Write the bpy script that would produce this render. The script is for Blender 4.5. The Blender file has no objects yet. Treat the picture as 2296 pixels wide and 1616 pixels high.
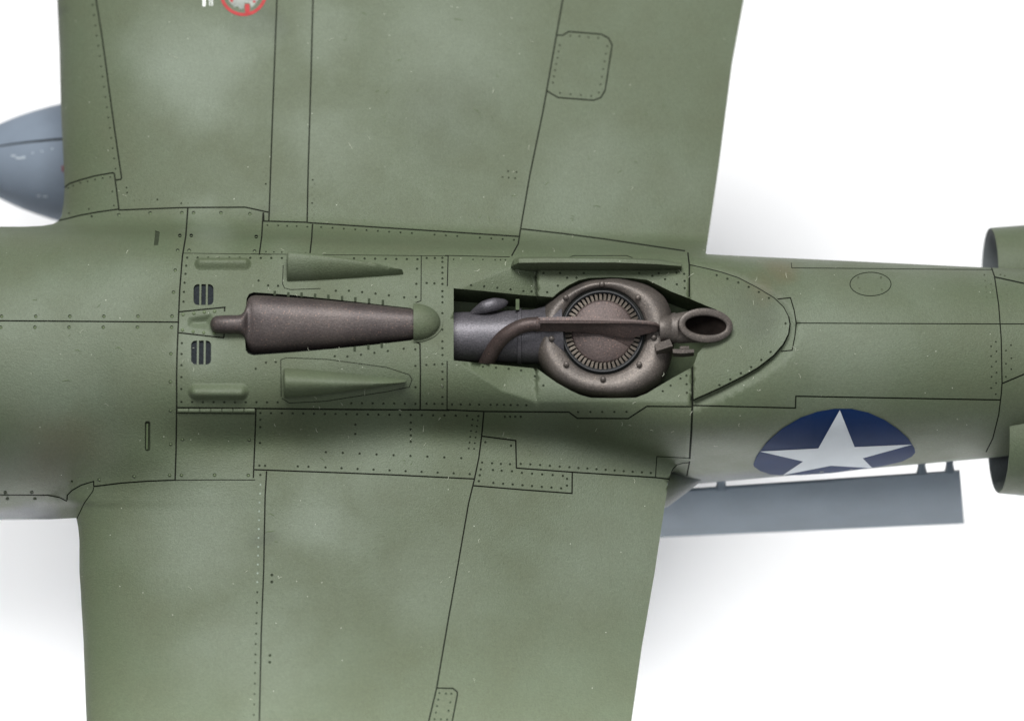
import bpy, math, random
import numpy as np
from mathutils import Vector, Matrix
from mathutils.geometry import delaunay_2d_cdt
random.seed(7); np.random.seed(7)
scn = bpy.context.scene
COL = scn.collection
R = math.radians

# ------------------------------------------------------------------ frame
# one unit of drawing = 1/1000 blender unit; the aircraft is drawn in a frame (u right, v down, z up the viewing line)
# and everything is then rolled by TILT so that the aircraft's own up is world Z
S = 0.001; CX, CY = 1147.5, 807.5; DIST = 7000.0; TILT = R(18)
cT, sT = math.cos(TILT), math.sin(TILT)
def P(u, v, z):
    u = np.asarray(u, float); v = np.asarray(v, float); z = np.asarray(z, float)
    k = (DIST - z) / DIST * S
    x = (u - CX) * k; y = -(v - CY) * k; zz = z * S
    return np.stack(np.broadcast_arrays(x, y * cT - zz * sT, y * sT + zz * cT), -1)
def PV(u, v, z): return Vector(P(u, v, z).tolist())
def NRM(n):
    n = np.asarray(n, float); x, y, z = n[..., 0], n[..., 1], n[..., 2]
    return np.stack([x, y * cT - z * sT, y * sT + z * cT], -1)

# ------------------------------------------------------------------ camera, world, lamps, exposure
cam = bpy.data.cameras.new('camera'); camo = bpy.data.objects.new('camera', cam); COL.objects.link(camo)
cam.sensor_width = 36.0; cam.lens = 18.0 / (1147.5 / DIST); cam.clip_start = 0.05; cam.clip_end = 100
camo.location = PV(CX, CY, DIST); camo.rotation_euler = (TILT, 0, 0)
cam.dof.use_dof = True; cam.dof.focus_distance = (DIST - 250) * S; cam.dof.aperture_fstop = 0.9
scn.camera = camo
w = bpy.data.worlds.new('World'); scn.world = w; w.use_nodes = True
bg = w.node_tree.nodes['Background']; bg.inputs[0].default_value = (0.97, 0.985, 1.0, 1); bg.inputs[1].default_value = 0.25
def area(name, loc, target, size, energy, col=(1, 1, 1), spread=180):
    l = bpy.data.lights.new(name, 'AREA'); l.shape = 'RECTANGLE'; l.size, l.size_y = size; l.energy = energy; l.color = col; l.spread = R(spread)
    o = bpy.data.objects.new(name, l); COL.objects.link(o); o.location = loc
    o.rotation_euler = (Vector(target) - Vector(loc)).to_track_quat('-Z', 'Y').to_euler(); return o
area('key_softbox', (-0.4, 2.7, 6.3), (0, 0, 0), (4.0, 2.4), 640, (1.0, 0.995, 0.98))
area('overhead_softbox', (0.2, -1.5, 7.4), (0, 0, 0), (4.0, 2.0), 115, (0.97, 0.99, 1.0))
area('paper_fill_light', (1.0, -1.8, 2.0), (1.0, -1.3, -1.15), (7.0, 0.8), 84, (1.0, 1.0, 0.99), 44)  # added unseen lamp, aimed down to whiten the paper beside the wing
scn.view_settings.view_transform = 'Standard'; scn.view_settings.look = 'None'
scn.view_settings.exposure = 0.0; scn.view_settings.gamma = 1.0
scn.render.engine = 'CYCLES'
try: scn.cycles.use_denoising = True
except Exception: pass

# ------------------------------------------------------------------ materials
def lin(h):
    h = h.lstrip('#'); c = [int(h[i:i+2], 16) / 255 for i in (0, 2, 4)]
    return tuple((x / 12.92 if x <= .04045 else ((x + .055) / 1.055) ** 2.4) for x in c) + (1,)
def mat_new(name):
    m = bpy.data.materials.new(name); m.use_nodes = True
    nt = m.node_tree; return m, nt, nt.nodes['Principled BSDF']
def N(nt, t, **kw):
    n = nt.nodes.new(t)
    for k, val in kw.items():
        if k in ('inp',):
            for a, b in val.items(): n.inputs[a].default_value = b
        else: setattr(n, k, val)
    return n
def ramp(nt, src, p0, p1, c0=(0, 0, 0, 1), c1=(1, 1, 1, 1)):
    r = N(nt, 'ShaderNodeValToRGB'); e = r.color_ramp.elements
    e[0].position, e[1].position = p0, p1; e[0].color, e[1].color = c0, c1
    nt.links.new(src, r.inputs[0]); return r
def mix(nt, fac, a, b, mode='MIX'):
    m = N(nt, 'ShaderNodeMix', data_type='RGBA', blend_type=mode)
    for i, s_ in ((0, fac), (6, a), (7, b)):
        if hasattr(s_, 'is_output'): nt.links.new(s_, m.inputs[i])
        else: m.inputs[i].default_value = s_
    return m.outputs[2]
def noise(nt, vec, scale, detail=3, rough=.55):
    n = N(nt, 'ShaderNodeTexNoise', inp={'Scale': scale, 'Detail': detail, 'Roughness': rough}); nt.links.new(vec, n.inputs['Vector']); return n.outputs['Fac']
def bump(nt, bs, h, strength, dist):
    b = N(nt, 'ShaderNodeBump', inp={'Strength': strength, 'Distance': dist}); nt.links.new(h, b.inputs['Height']); nt.links.new(b.outputs[0], bs.inputs['Normal'])

BLOBS = [(430, 150, 170, .85), (445, 1170, 150, .55), (720, 1150, 120, .6), (640, 600, 60, .2), (470, 520, 70, .5), (220, 660, 120, .45), (110, 830, 190, .5),
         (730, 330, 120, .4), (1010, 90, 190, .45), (1330, 420, 160, .35), (1420, 1230, 170, .3), (560, 1480, 150, .35), (1880, 780, 170, .4), (460, 770, 60, .45),
         (1520, 400, 110, .25), (860, 1010, 120, .3), (1230, 860, 90, .25), (720, 60, 90, .4), (2080, 640, 90, .2), (960, 1330, 140, .25)]
SMUDGE_SHADE = [(897, 888, 26, .55), (600, 1175, 26, .5), (153, 45, 22, .6), (570, 60, 60, .45), (1000, 250, 120, .25), (1250, 700, 110, .2), (1690, 700, 85, .5), (1440, 610, 50, .25), (1000, 700, 40, .25), (600, 480, 30, .3), (800, 820, 60, .25), (190, 1040, 100, .2), (1300, 960, 120, .3)]  # dark smudges and soot; low boom-side patches paint in its shade
def paint(name, grey=True):
    m, nt, bs = mat_new(name)
    geo = N(nt, 'ShaderNodeNewGeometry'); pos = geo.outputs['Position']
    def blobs(lst, k_=.58):
        acc = None
        for (u, v, r, a) in lst:
            d = N(nt, 'ShaderNodeVectorMath', operation='DISTANCE')
            sc_ = N(nt, 'ShaderNodeVectorMath', operation='MULTIPLY'); nt.links.new(wob.outputs[0], sc_.inputs[0]); sc_.inputs[1].default_value = (1, 1, .2)
            nt.links.new(sc_.outputs[0], d.inputs[0]); q = PV(u, v, float(ZS([u], [v])[0])); d.inputs[1].default_value = (q.x, q.y, q.z * .2)
            mr = N(nt, 'ShaderNodeMapRange', interpolation_type='SMOOTHERSTEP', inp={1: 0.0, 2: r * S * 1.5, 3: a * k_, 4: 0.0}); nt.links.new(d.outputs['Value'], mr.inputs[0])
            if acc is None: acc = mr.outputs[0]
            else:
                ad = N(nt, 'ShaderNodeMath', operation='MAXIMUM'); nt.links.new(acc, ad.inputs[0]); nt.links.new(mr.outputs[0], ad.inputs[1]); acc = ad.outputs[0]
        return acc
    wn = N(nt, 'ShaderNodeTexNoise', inp={'Scale': 5.0, 'Detail': 4.0}); nt.links.new(pos, wn.inputs['Vector'])
    wsub = N(nt, 'ShaderNodeVectorMath', operation='SUBTRACT'); nt.links.new(wn.outputs['Color'], wsub.inputs[0]); wsub.inputs[1].default_value = (.5, .5, .5)
    wsc = N(nt, 'ShaderNodeVectorMath', operation='SCALE', inp={'Scale': .22}); nt.links.new(wsub.outputs[0], wsc.inputs[0])
    wob = N(nt, 'ShaderNodeVectorMath', operation='ADD'); nt.links.new(pos, wob.inputs[0]); nt.links.new(wsc.outputs[0], wob.inputs[1])
    big = noise(nt, pos, 2.6, 4, .6); mid = noise(nt, pos, 9, 4, .6); fine = noise(nt, pos, 170, 2, .6); grain = noise(nt, pos, 420, 2, .7)
    base = mix(nt, ramp(nt, big, .32, .68).outputs[0], lin(C_DARK), lin(C_LIGHT))
    base = mix(nt, ramp(nt, mid, .35, .75, c1=(.3, .3, .3, 1)).outputs[0], base, lin(C_BROWN))
    base = mix(nt, blobs(BLOBS), base, lin(C_FADE))
    sm = N(nt, 'ShaderNodeMath', operation='MULTIPLY', inp={1: 1.0}); nt.links.new(blobs(SMUDGE_SHADE), sm.inputs[0])
    base = mix(nt, sm.outputs[0], base, lin('#3e443c'))
    base = mix(nt, blobs([(1755, 612, 60, .5), (1690, 640, 40, .3), (120, 1010, 90, .3)], 1.0), base, lin('#665b41'))
    if grey:
        sep = N(nt, 'ShaderNodeSeparateXYZ'); nt.links.new(wob.outputs[0], sep.inputs[0])
        gm = N(nt, 'ShaderNodeMapRange', interpolation_type='SMOOTHSTEP', inp={1: .06, 2: -.05, 3: 0.0, 4: .9}); nt.links.new(sep.outputs[2], gm.inputs[0])
        base = mix(nt, gm.outputs[0], base, lin('#6d7276'))
    base = mix(nt, ramp(nt, fine, .3, .7, (.86, .86, .86, 1), (1.13, 1.13, 1.13, 1)).outputs[0], base, (0, 0, 0, 1), 'MIX') if False else base
    g = ramp(nt, fine, .3, .7, (.87, .87, .87, 1), (1, 1, 1, 1)); base = mix(nt, 1.0, base, g.outputs[0], 'MULTIPLY')
    g2 = ramp(nt, grain, .25, .75, (.72, .72, .72, 1), (1, 1, 1, 1)); base = mix(nt, 1.0, base, g2.outputs[0], 'MULTIPLY')
    vor = N(nt, 'ShaderNodeTexVoronoi', inp={'Scale': 30.0, 'Randomness': 1.0}); nt.links.new(pos, vor.inputs['Vector'])
    dm = ramp(nt, vor.outputs['Distance'], .018, .038, (.75, .75, .75, 1), (0, 0, 0, 1)); base = mix(nt, dm.outputs[0], base, lin('#c9cdbd'))
    nt.links.new(base, bs.inputs['Base Color'])
    rr = ramp(nt, mid, .3, .7, (.46, .46, .46, 1), (.6, .6, .6, 1)); nt.links.new(rr.outputs[0], bs.inputs['Roughness'])
    bs.inputs['Specular IOR Level'].default_value = .34
    bump(nt, bs, noise(nt, pos, 260, 3, .7), .6, .0022)
    return m
def plain(name, col, rough=.6, metal=0., var=.15, scale=60, spec=.4, bmp=.2):
    m, nt, bs = mat_new(name); pos = N(nt, 'ShaderNodeNewGeometry').outputs['Position']
    n = noise(nt, pos, scale, 4, .6); c = lin(col)
    a = tuple(x * (1 - var) for x in c[:3]) + (1,); b = tuple(min(1, x * (1 + var)) for x in c[:3]) + (1,)
    r = ramp(nt, n, .3, .7, a, b); nt.links.new(r.outputs[0], bs.inputs['Base Color'])
    bs.inputs['Roughness'].default_value = rough; bs.inputs['Metallic'].default_value = metal; bs.inputs['Specular IOR Level'].default_value = spec
    if bmp: bump(nt, bs, noise(nt, pos, 190, 2, .6), bmp, .0012)
    return m
def burnt(name, c0, c1, spk, rough=.52, metal=.45):
    m, nt, bs = mat_new(name); pos = N(nt, 'ShaderNodeNewGeometry').outputs['Position']
    base = mix(nt, ramp(nt, noise(nt, pos, 11, 4, .6), .35, .65).outputs[0], lin(c0), lin(c1))
    g = ramp(nt, noise(nt, pos, 330, 2, .7), .25, .75, (.42, .42, .42, 1), (1.0, 1.0, 1.0, 1)); base = mix(nt, 1.0, base, g.outputs[0], 'MULTIPLY')
    vor = N(nt, 'ShaderNodeTexVoronoi', inp={'Scale': 230.0}); nt.links.new(pos, vor.inputs['Vector'])
    dm = ramp(nt, vor.outputs['Distance'], .1, .34, (.5, .5, .5, 1), (0, 0, 0, 1)); sel = ramp(nt, vor.outputs['Color'], .55, .8); fm = N(nt, 'ShaderNodeMath', operation='MULTIPLY'); nt.links.new(dm.outputs[0], fm.inputs[0]); nt.links.new(sel.outputs[0], fm.inputs[1]); base = mix(nt, fm.outputs[0], base, lin(spk))
    nt.links.new(base, bs.inputs['Base Color']); bs.inputs['Roughness'].default_value = rough; bs.inputs['Metallic'].default_value = metal
    bump(nt, bs, noise(nt, pos, 210, 2, .6), .35, .0014)
    return m

# ------------------------------------------------------------------ object helpers
def link(name, me, mat=None, parent=None, **props):
    o = bpy.data.objects.new(name, me); COL.objects.link(o)
    if mat is not None and me is not None and not me.materials: me.materials.append(mat)
    if parent is not None: o.parent = parent
    for k, val in props.items(): o[k] = val
    return o
class MB:
    def __init__(s): s.v = []; s.f = []
    def add(s, pts, faces):
        o = len(s.v); s.v += [tuple(map(float, p)) for p in pts]; s.f += [tuple(i + o for i in f) for f in faces]
    def grid(s, pts, nu, nv, closed_v=False, flip=False):
        f = []
        for i in range(nu - 1):
            for j in range(nv if closed_v else nv - 1):
                q = (i * nv + j, i * nv + (j + 1) % nv, (i + 1) * nv + (j + 1) % nv, (i + 1) * nv + j)
                f.append(q[::-1] if flip else q)
        s.add(pts, f)
    def cap(s, pts, flip=False):
        n = len(pts); s.add(pts, [tuple(range(n))[::-1] if flip else tuple(range(n))])
    def prism(s, top, bottom):
        n = len(top); s.add(list(top) + list(bottom), [tuple(range(n)), tuple(range(2 * n - 1, n - 1, -1))] + [(i, n + i, n + (i + 1) % n, (i + 1) % n) for i in range(n)])
    def build(s, name, mat, parent=None, smooth=40, **props):
        me = bpy.data.meshes.new(name); me.from_pydata(s.v, [], s.f); me.update()
        import bmesh
        bm = bmesh.new(); bm.from_mesh(me); bmesh.ops.recalc_face_normals(bm, faces=bm.faces); bm.to_mesh(me); bm.free()
        if smooth:
            me.shade_smooth(); me.set_sharp_from_angle(angle=R(smooth))
        return link(name, me, mat, parent, **props)

# ------------------------------------------------------------------ measuring frames of the drawing
ZF = {1: (348.96, 523.4, .30398), 2: (959.6, 523.4, .37997), 3: (1454.0, 494.4, .37797), 4: (0, 0, .35463), 5: (581.6, 0, .4813), 6: (0, 407.1, .30398),
      7: (0, 814.2, .30398), 8: (523.4, 814.2, .3293), 9: (988.7, 814.2, .30398), 10: (1395.8, 930.6, .42394), 11: (116.3, 1105, .3293), 12: (814.2, 1105, .3293)}
def zp(k, x, y): a, b, f = ZF[k]; return (a + x * f, b + y * f)
def zl(k, *xy): return [zp(k, xy[i], xy[i + 1]) for i in range(0, len(xy), 2)]
def inside(poly, u, v):
    poly = np.asarray(poly); c = np.zeros(u.shape, int); x0, y0 = poly[:, 0], poly[:, 1]; x1, y1 = np.roll(x0, -1), np.roll(y0, -1)
    for a, b, c_, d in zip(x0, y0, x1, y1):
        if b == d: continue
        up = (b <= v) & (d > v); dn = (b > v) & (d <= v); side = (c_ - a) * (v - b) - (u - a) * (d - b)
        c += (up & (side > 0)).astype(int) - (dn & (side < 0)).astype(int)
    return c != 0
def dist_poly(line, u, v):
    best = np.full(u.shape, 1e9)
    for (a, b), (c, d) in zip(line[:-1], line[1:]):
        L2 = (c - a) ** 2 + (d - b) ** 2 + 1e-9; t = np.clip(((u - a) * (c - a) + (v - b) * (d - b)) / L2, 0, 1)
        best = np.minimum(best, np.hypot(u - a - t * (c - a), v - b - t * (d - b)))
    return best

# ------------------------------------------------------------------ the aircraft's surface
BU = np.array([-400, 0, 150, 400, 900, 1250, 1545, 2225, 2700.]); BT = np.array([505, 508, 513, 522, 545, 558, 568, 600, 622.]); BB = np.array([1168, 1164, 1158, 1098, 1052, 1058, 1085, 1025, 985.])
BH = np.array([376, 375, 372, 364, 350, 340, 275, 226, 200.]); BZ = np.array([0, 0, 0, 0, 0, 6, 68, 72, 70.])
NEXP_U = [-400, 230, 430, 1550, 1820, 2700]; NEXP = [2.15, 2.15, 3.9, 3.8, 2.15, 2.1]
def boom_at(u):
    t, b = np.interp(u, BU, BT), np.interp(u, BU, BB); vc, h = (t + b) / 2, (b - t) / 2
    bb = float(np.interp(u, BU, BH)); off = min(bb * sT, .62 * h); aa = math.sqrt(max(h * h - off * off, 1)) / cT
    return vc, h, aa, bb, float(np.interp(u, NEXP_U, NEXP))
PHI = np.linspace(0, 2 * math.pi, 721)[:-1]
def boom_curve(u):
    vc, h, a, b, n = boom_at(u)
    c, s = np.cos(PHI), np.sin(PHI); ex = 2 / n
    X = a * np.sign(c) * np.abs(c) ** ex; Y = b * np.sign(s) * np.abs(s) ** ex
    d = X * cT - Y * sT; z = X * sT + Y * cT
    k = h / np.abs(d).max(); return vc + d * k, z + float(np.interp(u, BU, BZ))
UT = np.arange(-380, 2661, 20.0); VN = np.linspace(-1, 1, 401); VN = np.sign(VN) * (1 - (1 - np.abs(VN)) ** 1.6)
BTAB = []
for u_ in UT:
    v_, z_ = boom_curve(u_); vc, h = boom_at(u_)[:2]
    i0, i1 = int(np.argmin(v_)), int(np.argmax(v_))
    k = i1; sv, sz = [], []
    while True:
        sv.append(v_[k]); sz.append(z_[k])
        if k == i0: break
        k = (k + 1) % len(PHI)
    sv, sz = np.array(sv)[::-1], np.array(sz)[::-1]
    o_ = np.argsort(sv, kind='stable'); BTAB.append(np.interp(VN * h + vc, sv[o_], sz[o_]))
BTAB = np.array(BTAB)
def z_boom(u, v, ext=True):
    vc = (np.interp(u, BU, BT) + np.interp(u, BU, BB)) / 2; h = (np.interp(u, BU, BB) - np.interp(u, BU, BT)) / 2
    q = (v - vc) / h; lim = .985 if ext else 1.0; qc = np.clip(q, -lim, lim)
    fi = np.clip((u - UT[0]) / 20.0, 0, len(UT) - 1.001); i = fi.astype(int); f = fi - i
    j = np.clip(np.searchsorted(VN, qc) - 1, 0, len(VN) - 2); g = (qc - VN[j]) / (VN[j + 1] - VN[j])
    z = (BTAB[i, j] * (1 - g) + BTAB[i, j + 1] * g) * (1 - f) + (BTAB[i + 1, j] * (1 - g) + BTAB[i + 1, j + 1] * g) * f
    return z - (np.abs(q) - np.abs(qc)) * h * (6.0 if ext else 3.0)
LE_V = np.array([-400, 0, 106, 248, 355, 420, 480, 560, 700, 850, 1000, 1080, 1121, 1133, 1158, 1179, 1209, 1280, 1319, 1434, 1566, 1616, 1900.])
LE_U = np.array([112, 128, 133, 136.5, 142, 144.7, 144, 143, 145, 148, 150, 150, 152, 164, 170, 175, 178, 178, 180.5, 187, 192, 194, 206.])
TE_V = np.array([-400, 0, 144, 366, 481, 568, 1076, 1105, 1280, 1451, 1616, 1900.]); TE_U = np.array([1742, 1667, 1640.5, 1611.6, 1594.7, 1581.7, 1499.4, 1494, 1467.5, 1438, 1415, 1373.])
def chord_z(u, v): return 20 + .36 * (v - 560)
def foil(u, v):
    le, te = np.interp(v, LE_V, LE_U), np.interp(v, TE_V, TE_U); c = te - le; x = np.clip((u - le) / c, 0, 1)
    ep = np.interp(v, [100, 520, 1110, 1700], [.0003, .003, .003, .0003])
    return .8 * c * (.2969 * (np.sqrt(x + ep) - np.sqrt(ep) * np.exp(-9 * x)) - .126 * x - .3516 * x ** 2 + .2843 * x ** 3 - .1036 * x ** 4), le
def z_wing(u, v):
    t, le = foil(u, v); return chord_z(u, v) + 42 * np.exp(-((u - 330) / 150) ** 2) * np.exp(-((v - 1010) / 75) ** 2) + t - np.minimum(3.0, .1188 / np.sqrt(np.interp(v, [100, 520, 1110, 1700], [.0003, .003, .003, .0003]))) * np.maximum(0, le - u)
AFT = [(1545, 570.5), (1545, 1036), (1518, 1040), (1505, 1057), (1499, 1076), (1499, 1500), (3000, 1500), (3000, 569), (1590, 569)]
TECURVE = [(1545, 1036), (1530, 1037.5), (1518, 1041), (1509, 1049), (1504, 1060), (1499.5, 1077)]
PLATE = zl(3, 245, 262, 340, 283, 430, 305, 530, 338, 640, 395, 740, 455, 800, 512, 830, 570, 838, 612, 830, 670, 800, 730, 740, 800, 650, 870, 560, 922, 420, 992, 265, 1062)
PLATE_POLY = [zp(3, 245, 262)] + PLATE + [zp(3, 262, 1062), zp(3, 240, 640)]
FA_CREASE = zl(2, 190, 765, 300, 838, 430, 925, 640, 995); FA = zl(2, 196, 767, 300, 838, 430, 925, 640, 995, 640, 780, 400, 760)
FB = zl(2, 640, 600, 640, 995, 1556, 988, 1556, 600)
FC_CREASE = zl(2, 200, 318, 495, 196); FC = zl(2, 200, 318, 495, 196, 640, 225, 640, 500, 150, 500)
FD = zl(2, 640, 225, 1535, 225, 1535, 500, 640, 500)
TROUGH = zl(1, 235, 620, 300, 612, 420, 590, 420, 712, 300, 700, 235, 690)
def ZS(u, v, raw=False):
    u = np.asarray(u, float); v = np.asarray(v, float)
    a, b = z_boom(u, v), z_wing(u, v); k = np.interp(u, [0, 150, 330, 900, 1350, 1545], [120, 150, 190, 165, 120, 85])
    z = .5 * (a + b + np.sqrt((a - b) ** 2 + k * k)) - k * k / 4 / np.sqrt((a - b) ** 2 + k * k)
    aft = inside(AFT, u, v); z = np.where(aft, z_boom(u, v, False), z)
    if raw: return z
    m = inside(FA, u, v); z = z - np.where(m, .8 * dist_poly(FA_CREASE, u, v), 0)
    m = inside(FB, u, v); z = z - np.where(m, .46 * np.maximum(0, 900.5 - v), 0)
    m = inside(FC, u, v); z = z - np.where(m, .5 * dist_poly(FC_CREASE, u, v), 0)
    m = inside(FD, u, v); z = z - np.where(m, .22 * np.maximum(0, v - 608.9), 0)
    box = (u > 1530) & (u < 1810)
    if box.any():
        d = dist_poly(PLATE, u, v); ins = inside(PLATE_POLY, u, v)
        wdt = np.where(v > 722, 26.0, 11.0)
        z = z - np.where(box & ~ins & (u > 1549), .5 * np.maximum(0, wdt - d), 0) + np.where(box & ins, 6.0, 0)
    m = inside(TROUGH, u, v); z = z - np.where(m, np.minimum(14, .9 * dist_poly(TROUGH + TROUGH[:1], u, v) * np.where(u > 465, 1, 1)), 0)
    return z
def ZN(u, v):
    u = np.asarray(u, float); v = np.asarray(v, float); e = np.where(np.minimum(dist_poly(TECURVE, u, v), dist_poly(PLATE, u, v)) < 8, .8, 3.2); dzu = (ZS(u + e, v) - ZS(u - e, v)) / (2 * e); dzv = (ZS(u, v + e) - ZS(u, v - e)) / (2 * e)
    dzu = np.clip(dzu, -8, 8); dzv = np.clip(dzv, -8, 8)
    n = np.stack([-dzu, dzv, np.ones_like(dzu)], -1); return n / np.linalg.norm(n, axis=-1, keepdims=True)
def SP(u, v, up=0.0):      # a point on the skin, lifted along its normal
    n = ZN([u], [v])[0]; q = P(u, v, float(ZS([u], [v])[0])) + NRM(n) * up * S; return q

C_DARK, C_LIGHT, C_BROWN, C_FADE = '#57624a', '#5d6852', '#5a5b46', '#8b9688'
M_PAINT = paint('olive_drab_paint')
M_GAP = plain('dark_panel_wash', '#1a1d17', .9, bmp=0, spec=.1)
M_RIVET = plain('washed_rivet_paint', '#31382a', .8, bmp=0, spec=.15)
M_FAST = plain('fastener_paint', '#2f352a', .6, bmp=0)
M_SHAL = plain('shallow_rivet_paint', '#4c543f', .6, bmp=0)
M_PALE = plain('pale_rivet', '#7d897d', .7, bmp=0)
M_PLAIN = plain('olive_part_paint', '#586548', .5, var=.12, scale=12, bmp=.35)
M_INT = plain('shaded_bay_paint', '#3c472f', .7, var=.2)  # olive darkened so the bay looks in shadow
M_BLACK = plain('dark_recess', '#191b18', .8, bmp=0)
M_GREY = plain('neutral_grey_paint', '#717c89', .75, var=.08, scale=8, bmp=.3)
M_DOORGREY = plain('grey_door_paint', '#5b6873', .6, var=.1, scale=7, bmp=.3)
M_VENT = plain('grey_mesh', '#24282b', .85, var=.3, scale=260, spec=.1)
M_EXH = burnt('burnt_brown_metal', '#514948', '#615855', '#a28272')
M_TURBO = burnt('burnt_grey_metal', '#5f5955', '#766e68', '#ab9b8c')
M_TUBE = burnt('burnt_copper_metal', '#4d4240', '#5d4f4b', '#9c7a6b')
M_PIPE = burnt('blued_steel', '#5c5b60', '#6d6a70', '#93878a', .48)
M_BLADE = burnt('turbine_blade_metal', '#80776d', '#968c82', '#c4b8a6', .45, .4)
M_BRACKET = burnt('bracket_metal', '#544e49', '#635b55', '#a59a88', .5, .4)
M_BORE = plain('shaded_bore', '#15110f', .95, var=.6, spec=.05, scale=30)  # near-black colour stands in for the shade of a deep bore
M_SEAL = plain('black_seal', '#121417', .45, bmp=0, spec=.3)
M_BLUE = plain('insignia_blue', '#07244c', .65, var=.12, scale=8, bmp=.25, spec=.15)
M_WHITE = plain('insignia_white', '#bac1c7', .6, var=.04, scale=20, bmp=.25)
M_RED = plain('stencil_red', '#a33c3d', .7, bmp=0, spec=.2)
M_TANKM = plain('worn_stencil', '#b3bcc4', .8, bmp=0)
M_REDD = plain('dull_red', '#7d4a50', .8, bmp=0)
M_STW = plain('stencil_white', '#dfe3df', .5, bmp=0)
M_PAPER = plain('white_paper', '#f8f8f9', .9, var=.01, scale=3, bmp=0, spec=.1)
M_LINT = plain('pale_lint', '#b4b8a6', .9, bmp=0)

# ------------------------------------------------------------------ setting: white paper
GZ = -1.15
mb = MB(); g = 14
mb.add([(-g, -g, GZ), (g, -g, GZ), (g, g, GZ), (-g, g, GZ)], [(0, 1, 2, 3)])
mb.build('tabletop', M_PAPER, None, 0, kind='structure', label='white paper surface under the model aircraft')

plane = bpy.data.objects.new('model_aircraft', None); COL.objects.link(plane)
plane['label'] = 'olive green scale model aeroplane, close view of one tail boom and turbocharger'; plane['category'] = 'model aircraft'

# ------------------------------------------------------------------ panel lines, rivets, openings
LINES = []
def L(k, *xy, w=1.6): LINES.append((zl(k, *xy), w))
L(4, 560, -300, 607, 0, 640, 200, 665, 380, 705, 680, 740, 930, 768, 1120, 764, 1134, 735, 1138)
L(4, 404, 1187, 440, 1160, 500, 1140, 600, 1112, 715, 1092, 723, 1100, 735, 1190, 752, 1328)
L(4, 376, 1393, 440, 1378, 500, 1362, 620, 1340, 750, 1322)
L(4, 752, 1328, 1000, 1318, 1170, 1312, 1550, 1310, 1698, 1342)
L(4, 1768, -300, 1750, 0, 1735, 400, 1720, 800, 1703, 1300, 1699, 1398)
L(4, 1665, 1345, 1668, 1398, 1697, 1398, 1940, 1405)
L(4, 1995, -300, 1978, 0, 1965, 500, 1947, 1100, 1941, 1405)
L(5, 225, 1037, 450, 1052, 700, 1068, 1205, 1101)
L(5, 1468, -300, 1412, 0, 1320, 520, 1260, 810, 1220, 1040, 1205, 1135, 1175, 1190)
L(5, 1220, 1066, 1400, 1086, 1600, 1112, 1980, 1168)
L(6, 1385, 195, 1370, 400, 1345, 550, 1325, 800, 1315, 1035, 1305, 1290, 1301, 1500, w=1.7)
L(7, 1302, 100, 1303, 300, 1298, 640, 1291, 862, w=1.7)
L(6, 1940, 232, 1930, 400, 1912, 537)
L(6, 1350, 527, 1900, 535, 2000, 537, w=.6)
L(1, 700, 150, 1300, 157, 2160, 165, w=.6)
L(2, 100, 129, 480, 138, w=.8); L(2, 820, 142, 862, 130, 1170, 130, 1205, 143, w=.8)
L(5, 247, 1045, 243, 1110, 235, 1182)
L(6, -500, 1020, 0, 1025, 700, 1030, 1312, 1035)
L(1, 170, 577, 510, 543, 507, 572); L(1, 162, 730, 500, 768, 505, 742)
L(1, 1958, 165, 1956, 495, 1905, 513, w=1.0); L(1, 1910, 795, 1948, 812, 1952, 1000, 1950, 1298, w=1.6)
L(1, 2156, 165, 2150, 385, w=1.2); L(1, 2149, 940, 2148, 1298, w=1.2)
L(1, 155, 1282, 735, 1288, 1500, 1296, 1955, 1298, 2160, 1302, w=1.7)
L(2, 110, 1038, 330, 1048, 830, 1052, 880, 1088, 1180, 1090, 1290, 1018, 1556, 1020)
L(1, 160, 1322, 735, 1326, w=1.0)
L(7, 1887, 335, 1878, 600, 1868, 840)
L(7, 1290, 860, 1600, 857, 1880, 858, w=1.0)
L(8, 145, 722, 700, 742, 1100, 758, 1637, 785)
LINES.append((zl(8, 1704, 325, 1690, 480, 1670, 640, 1640, 785, 1600, 950, 1520, 1413) + zl(12, 580, 850, 500, 1320, 445, 1551, 405, 1750), 1.6))
LINES.append((zl(8, 225, 735, 215, 900, 205, 1413) + zl(11, 1436, 660, 1425, 950, 1412, 1551, 1400, 2000), 1.6))
L(9, 240, 900, 600, 930, 965, 957, 967, 800)
L(9, 555, 770, 960, 800, 1580, 840, 1686, 852)
L(9, 300, 535, 550, 568, 555, 770)
L(9, 1580, 840, 1590, 685, 1832, 697, w=1.0)
L(9, 1852, 150, 1853, 300, 1845, 500, 1832, 700, w=2.3)
L(9, 1832, 722, 1812, 825, w=1.6)
L(3, 232, 190, 240, 262, 241, 450); L(3, 256, 800, 262, 1065)
L(3, 262, 1095, 870, 1110, 872, 1040, 1500, 1052, 2082, 1062)
L(3, 875, 607, 1500, 610, 2080, 612, 2225, 612, 2500, 614, w=1.1)
L(3, 2030, 272, 2050, 330, 2075, 500, 2090, 700, 2095, 960, 2090, 1030, 2075, 1150, 2040, 1290, 2000, 1370, w=1.4)
L(3, 2055, 335, 2225, 372, 2500, 430); L(3, 2095, 965, 2225, 910, 2500, 800)
L(3, 845, 250, 848, 280, 1400, 285, 2040, 291, w=.8)
ov = [(1315 + 122 * math.cos(a), 376 + 70 * math.sin(a)) for a in np.linspace(0, 2 * math.pi, 28)]
L(3, *[c for q in ov for c in q], w=.9)
L(7, -500, 966, 0, 968, 350, 970, 440, 987, 492, 1014, w=1.2)
L(7, 494, 1005, 496, 970, 530, 935, 600, 895, 690, 868, 691, 905, w=1.4)
L(7, 690, 906, 900, 880, 1100, 866, 1292, 859)
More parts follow.
